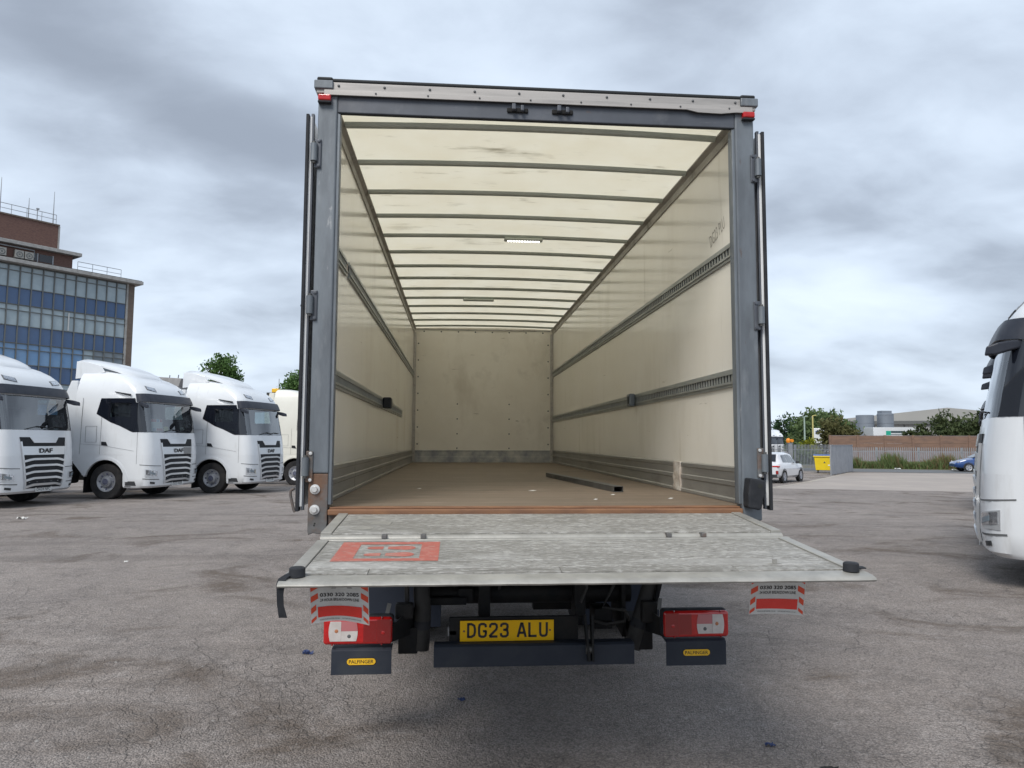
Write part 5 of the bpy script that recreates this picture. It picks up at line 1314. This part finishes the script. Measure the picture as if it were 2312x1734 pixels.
MB().box(-.95, 1.3, 0, 8, .9, 3.75).build('box_body', 'truck_white', vb, bevel=.03); MB().box(-.60, -.25, -.012, -.001, 3.1, 3.45).build('emblem', 'logo_blue', vb)
MB().box(-.85, 1.2, .1, 7.9, .5, .899).build('chassis', 'chassis_black', vb)
for x in (-.65, 1.0): tyre(MB(), (x, 1.2, .48), .48, .3, 'x').build('wheel', 'tyre_rubber', vb, smooth=35)

# distant cabs
for k, (x, y, lab) in enumerate(((43.2, 93.2, 'distant white cab with a dark stripe, partly behind the lorry post'), (45.6, 96.4, 'distant white cab behind the lamp post by the dark trees'))):
    o = copy_tree(t3)
    for ch in list(o.children):
        if ch.name.startswith('plate_lettering'): bpy.data.objects.remove(ch)
    v_ = Vector((-.4727-x, -4-y)); place(o, x, y, math.atan2(v_.y, v_.x)+R(12), lab, 'far cabs beyond the fence')

# brick wall : panels between posts
bw = empty('brick_wall', (35.96, 63.4, GZ)); tag(bw, 'long red-brown panelled brick wall behind the palisade fence', 'wall')
wd = Vector((52.0, 60.2))-Vector((35.96, 63.4)); bw.rotation_euler = (0, 0, math.atan2(wd.y, wd.x)); WLn = wd.length+4
npan = 8; pw = WLn/npan
for i in range(npan):
    for j in range(4):
        MB().box(i*pw+.10, (i+1)*pw-.10, 0, .12, j*.70+.004, (j+1)*.70-.004).build('panel', 'wall_brick' if j > 1 else 'wall_low', bw, bevel=.01, seg=1)
    MB().box(i*pw-.098, i*pw+.098, -.04, .16, 0, 2.88).build('post', 'wall_brick', bw)
    MB().box(i*pw+.10, (i+1)*pw-.10, -.01, .13, 2.801, 2.85).build('coping', 'wall_low', bw)

# palisade fences
pal = MB().prism([(-.032, 0), (.032, 0), (.032, 1.62), (.018, 1.70), (0, 1.74), (-.018, 1.70), (-.032, 1.62)], 'y', -.006, .006)
def palisade(name, a, b, label, n_, hs=1.0):
    a, b = Vector(a), Vector(b); d = b-a
    f = empty(name, (a.x, a.y, GZ), math.atan2(d.y, d.x)); tag(f, label, 'fence', 'steel palisade fences'); L_ = d.length
    me = pal.mesh('pale', 'palisade')
    for i in range(n_): inst('pale', me, f, ((i+.5)*L_/n_, 0, .05), scale=(1, 1, hs))
    for z in (.35*hs, 1.40*hs): MB().box(0, L_, .008, .05, z-.025, z+.025).build('rail', 'palisade', f)
    k = max(2, int(L_/2.7))
    for i in range(k+1): MB().box(i*L_/k-.05, i*L_/k+.05, .052, .13, 0, 1.75*hs).build('post', 'palisade', f)
palisade('palisade_fence', (32.2, 55.6), (47.5, 50.4), 'long grey palisade fence along the road in front of the brick wall', 100)
palisade('palisade_fence', (22.0, 48.2), (29.5, 51.0), 'short grey palisade fence behind the silver car and yellow bin', 52, 1.12)
gp_ = empty('gate_post', (24.49, 48.0, GZ)); tag(gp_, 'thick grey gate post carrying an orange lamp', 'post')
MB().box(-.14, .14, -.14, .14, 0, 2.05).build('shaft', 'palisade', gp_, bevel=.02); MB().box(-.17, .17, -.17, .17, 2.051, 2.10).build('cap', 'palisade', gp_)
ol = empty('warning_lamp', (24.49, 48.0, GZ+2.10)); tag(ol, 'orange plastic warning lamp on top of the gate post', 'lamp')
MB().lathe([(0, 0), (.12, 0), (.17, .12), (.15, .26), (.08, .33), (0, .35)], (-.12, 0, 0), 'z', 16).build('lens', 'orange_plastic', ol, smooth=50)
MB().lathe([(0, -.06), (.12, -.06), (.12, .06), (0, .06)], (.16, 0, .16), 'y', 16).build('reflector', 'orange_plastic', ol, smooth=40)
lg = empty('wall_mounted_rails', (28.5, 47.3, GZ)) if False else None

# corrugated sheet screen by the bin
ss = empty('sheet_screen', (23.9, 41.0, GZ)); sdv = Vector((28.7, 46.85))-Vector((23.9, 41.0)); ss.rotation_euler = (0, 0, math.atan2(sdv.y, sdv.x)); tag(ss, 'grey ribbed metal sheet screen beside the yellow bin', 'screen')
nsh = 5; wsh = sdv.length/nsh
for i in range(nsh):
    pts = []
    for k in range(17):
        x = i*wsh+.006+(wsh-.012)*k/16; yy = -.03 if (k % 4) in (1, 2) else .0
        pts.append((x, yy))
    top = [[(x, y, z) for x, y in pts] for z in (.06, 1.93)]; bot = [[(x, y+.008, z) for x, y in pts] for z in (.06, 1.93)]
    MB().slab(top, bot).build('sheet', 'sheet_grey', ss)
for i in range(nsh+1): MB().box(i*wsh-.04, i*wsh+.04, .012, .09, 0, 1.98).build('post', 'palisade', ss)
MB().box(0, sdv.length, -.035, .011, 1.931, 1.98).build('cap_rail', 'sheet_grey', ss)

# wheelie bin
wb = empty('wheelie_bin', (25.35, 44.6, GZ)); wb.rotation_euler = (0, 0, R(-30)); tag(wb, 'yellow four-wheeled waste bin with blue lid', 'bin')
b_ = [(-.58, -.42, .20), (.58, -.42, .20), (.58, .42, .20), (-.58, .42, .20)]; t__ = [(-.66, -.50, 1.12), (.66, -.50, 1.12), (.66, .50, 1.12), (-.66, .50, 1.12)]
MB().hexa(b_+t__).build('tub', 'bin_yellow', wb, bevel=.03); MB().box(-.72, .72, -.56, .56, 1.121, 1.20).build('rim', 'bin_yellow', wb, bevel=.02)
rows = [[(x, y, 1.201+.10*math.cos(y/.55*math.pi/2)) for x in np.linspace(-.70, .70, 5)] for y in np.linspace(-.545, .545, 9)]
MB().slab(rows, [[(p[0], p[1], 1.2005) for p in r_] for r_ in rows]).build('lid', 'bin_blue', wb, smooth=40)
MB().add([(-.07, -.474, .70), (.07, -.474, .70), (0, -.484, .83)], [(0, 1, 2)]).build('label_mark', 'logo_dark', wb) ; MB().box(.22, .40, -.4635, -.456, .52, .60).build('sticker', 'card_white', wb)
for x in (-.45, .45):
    for y in (-.32, .32): tyre(MB(), (x, y, .10), .10, .05, 'x', .03).build('wheel', 'rubber_black', wb, smooth=40); MB().box(x-.05, x+.05, y-.03, y+.03, .14, .199).build('fork', 'chassis_black', wb)

# ================================================================== CARS   (local : front +x, rear at x=0)
def make_car(name, st, paint, wheels, glass_k, L_, lights):
    # st : (x, half width, sill z, belt z, roof z, roof half width)
    root = empty(name); X = [s[0] for s in st]
    def g(i, x): return float(np.interp(x, X, [s[i] for s in st]))
    def sec(x):
        w, s0, bz, rz, rw = g(1, x), g(2, x), g(3, x), g(4, x), g(5, x)
        return [(x, 0, s0), (x, w*.86, s0), (x, w*.97, s0+.12), (x, w, s0+(bz-s0)*.55), (x, w*.985, bz-.06), (x, w*.95, bz), (x, rw+.04, max(bz+.004, rz-.05)), (x, rw*.8, max(bz+.008, rz-.006)), (x, 0, max(bz+.012, rz+.012))]
    xs = sorted(set(list(np.linspace(0, L_, 34))+X))
    rows = []
    for x in xs:
        q = sec(x); rows.append(q+[(p[0], -p[1], p[2]) for p in reversed(q[1:-1])])
    mb = MB().grid(rows, close=True); n_ = len(rows[0]); mb.f.append(tuple(range(n_))); mb.f.append(tuple(range(len(mb.v)-1, len(mb.v)-n_-1, -1)))
    body = mb.build('body', paint, root, smooth=32)
    def SP(x, k, s, off=.006):
        q = sec(x); a, b = Vector(q[5]), Vector(q[6]); p = a+(b-a)*k; d = (b-a).normalized(); nrm = Vector((0, d.z, -d.y)); p = p+nrm*off
        return (p.x, s*p.y, p.z)
    for s in (-1, 1):
        for (x0, x1, k0, k1) in glass_k['side']:
            gr_ = [[SP(x0[j]+(x1[j]-x0[j])*i/6, k0+(k1-k0)*j, s) for i in range(7)] for j in (0, 1)]
            MB().grid(gr_).build('side_window', 'black_glass', root, recalc=False)
    for (xa, xb, wa, wb_, nm) in glass_k['ends']:
        za, zb = sec(xa)[8][2], sec(xb)[8][2]; o_ = .012*(1 if xa > xb else -1)
        MB().grid([[(x+o_, y*w, z+.010) for y in (-1, -.5, 0, .5, 1)] for x, w, z in ((xa, wa, za), ((xa+xb)/2, (wa+wb_)/2, (za+zb)/2), (xb, wb_, zb))]).build(nm, 'black_glass', root, recalc=False)
    for wx, wr in wheels:
        for s in (-1, 1):
            w = g(1, wx); o = tyre(MB(), (wx, s*(w-.10), wr), wr, .22, 'y', .21).build('wheel', 'tyre_rubber', root, smooth=35)
            k = s*.10
            MB().lathe([(.22, k*.5), (.215, k*1.05), (.17, k*.85), (.06, k*1.02), (0, k*1.02)], (wx, s*(w-.10), wr), 'y', 20).build('rim', 'rim_steel', o, smooth=40)
            for t in np.linspace(0, 2*math.pi, 6)[:-1]: MB().lathe([(0, k*1.03), (.045, k*1.0), (.05, k*.86)], (wx+.13*math.cos(t), s*(w-.10), wr+.13*math.sin(t)), 'y', 5).build('spoke_gap', 'hub_dark', o)
            MB().lathe([(wr*1.13, s*.012+0), (wr*1.13, s*.016), (wr*1.0, s*.016)], (wx, s*(w-.012), wr+.015), 'y', 28).build('wheel_arch', 'dark_plastic', root)
    for nm, m, bx in lights: MB().box(*bx).build(nm, m, root, bevel=.02)
    return root
suv = make_car('silver_suv', [(0, .78, .42, .92, .93, .60), (.10, .86, .34, .98, 1.00, .62), (.28, .89, .30, 1.02, 1.16, .62), (.62, .90, .27, 1.03, 1.50, .60), (1.1, .91, .26, 1.02, 1.56, .60), (2.0, .91, .25, 1.00, 1.57, .60), (2.5, .91, .25, .99, 1.50, .60), (3.15, .91, .25, .98, 1.03, .62), (3.6, .90, .27, .93, .95, .55), (4.05, .85, .32, .78, .80, .5), (4.23, .72, .40, .66, .67, .45)],
    'suv_paint', ((.82, .345), (3.42, .345)), dict(side=(((.75, .86), (1.38, 1.40), .08, .86), ((1.44, 1.45), (2.20, 2.02), .06, .88), ((2.26, 2.10), (2.85, 2.28), .06, .84)), ends=((.22, .58, .66, .56, 'rear_window'), (3.05, 2.55, .70, .58, 'windscreen'))), 4.23,
    (('tail_light', 'lens_red', (-.012, .22, -.885, -.55, .83, .91)), ('tail_light', 'lens_red', (-.012, .22, .55, .885, .83, .91)), ('rear_bumper', 'dark_plastic', (-.03, .25, -.76, .76, .33, .47)), ('number_plate', 'plate_yellow', (-.035, -.005, -.26, .26, .58, .69)),
     ('door_mirror', 'dark_plastic', (2.55, 2.72, -1.06, -.90, .98, 1.12)), ('door_mirror', 'dark_plastic', (2.55, 2.72, .90, 1.06, .98, 1.12)), ('reflector', 'lens_red_dark', (-.012, .1, -.84, -.72, .48, .66)), ('rear_reflector', 'lens_red_dark', (-.012, .1, .72, .84, .48, .66))))
suv.location = (15.21, 31.89, h(15.4, 32)); suv.rotation_euler = (0, 0, math.atan2(.724, .69)); tag(suv, 'silver white SUV parked facing away beside the lorry door', 'car')
hat = make_car('blue_hatchback', [(0, .72, .40, .85, .86, .55), (.15, .84, .30, .95, .98, .6), (.5, .87, .26, .98, 1.34, .56), (1.2, .88, .25, .97, 1.45, .56), (2.1, .88, .25, .95, 1.44, .56), (2.9, .88, .25, .93, 1.02, .58), (3.4, .87, .27, .88, .90, .5), (3.95, .80, .32, .70, .72, .45), (4.1, .66, .40, .58, .59, .4)],
    'blue_paint', ((.75, .32), (3.22, .32)), dict(side=(((.7, .8), (1.5, 1.5), .08, .86), ((1.56, 1.56), (2.6, 2.05), .06, .86)), ends=((.18, .5, .6, .5, 'rear_window'), (2.85, 2.15, .66, .54, 'windscreen'))), 4.1,
    (('headlight', 'lamp_chrome', (3.75, 3.95, -.80, -.55, .64, .76)), ('headlight', 'lamp_chrome', (3.75, 3.95, .55, .80, .64, .76)), ('front_bumper', 'dark_plastic', (3.9, 4.09, -.55, .55, .36, .48))))
hd = math.atan2(.34, -.94); hat.rotation_euler = (0, 0, hd)
fwp = Vector((38.0, 47.9)); cdir = Vector((math.cos(hd), math.sin(hd))); org = fwp-cdir*3.22-Vector((-cdir.y, cdir.x))*(-.5)
hat.location = (org.x, org.y, GZ+.013); tag(hat, 'blue hatchback parked on the road nose towards the weeds', 'car')

# weeds along the fence
g = MB(); gb2 = MB()
fa, fb = Vector((31.4, 54.6)), Vector((44.0, 49.9))
for k in range(9000):
    t = rng.uniform(0, 1); p = fa+(fb-fa)*t+Vector((rng.normal(0, .25), rng.normal(0, .45)))
    ht = (.55+.70*max(0, math.sin(t*23)+.4*math.sin(t*61))*.7)*rng.uniform(.5, 1.25)
    if t > .72: ht *= .6
    a = rng.uniform(0, 6.28); w = rng.uniform(.015, .045); ln = rng.uniform(-.2, .2, 2); z0 = GZ+.01
    (gb2 if rng.uniform() < (.12+.35*(t > .55)) else g).add([(p.x-w*math.cos(a), p.y-w*math.sin(a), z0), (p.x+w*math.cos(a), p.y+w*math.sin(a), z0), (p.x+ln[0]+w*.8, p.y+ln[1], z0+ht*.65), (p.x+ln[0]*1.8, p.y+ln[1]*1.8, z0+ht)], [(0, 1, 2, 3)])
tag(g.build('weeds', 'weed_green', recalc=False), 'tall green weeds growing along the foot of the fence', 'weeds', kind='stuff'); tag(gb2.build('dry_weeds', 'weed_brown', recalc=False), 'dry brown stalks among the weeds along the fence', 'weeds', kind='stuff')

# ================================================================== LITTER
def scrap(name, x, y, s_, m, label, cat, zs_=.4):
    m_ = MB(); pts = []
    for i in range(5): pts.append([(x+s_*(j/4-.5)+random.uniform(-.1, .1)*s_, y+s_*.7*(i/4-.5)+random.uniform(-.1, .1)*s_, h(x, y)+.001+random.uniform(0, zs_)*s_) for j in range(5)])
    tag(m_.grid(pts).build(name, m), label, cat, 'litter on the asphalt')
scrap('plastic_scrap', -1.60, 1.80, .075, 'scrap_blue', 'crumpled blue plastic scrap left of the lorry tail lamp', 'scrap')
scrap('plastic_scrap', 1.25, -.08, .055, 'scrap_blue', 'small blue plastic scrap on the asphalt behind the lorry', 'scrap')
scrap('plastic_scrap', -.42, .72, .05, 'scrap_blue', 'tiny blue scrap under the lorry under-run bar', 'scrap')
scrap('paper_scrap', -9.4, 11.7, .16, 'scrap_white', 'white paper scrap before the first tractor unit', 'scrap')
scrap('rubber_crumb', 1.42, -.42, .09, 'scrap_dark', 'black rubber crumb on the asphalt behind the tail lift', 'scrap')
scrap('rubber_crumb', .55, -.40, .05, 'scrap_dark', 'small black rubber crumb below the lorry number plate', 'scrap')
scrap('paper_scrap', -4.9, 6.2, .05, 'scrap_white', 'pale paper scrap on the open asphalt left of the lorry', 'scrap')
scrap('paper_scrap', 38.5, 49.6, .45, 'scrap_white', 'white litter lying at the weeds near the blue car', 'scrap', .25)
scrap('paper_scrap', 35.0, 51.3, .4, 'scrap_white', 'white litter lying at the foot of the tall weeds', 'scrap', .3)
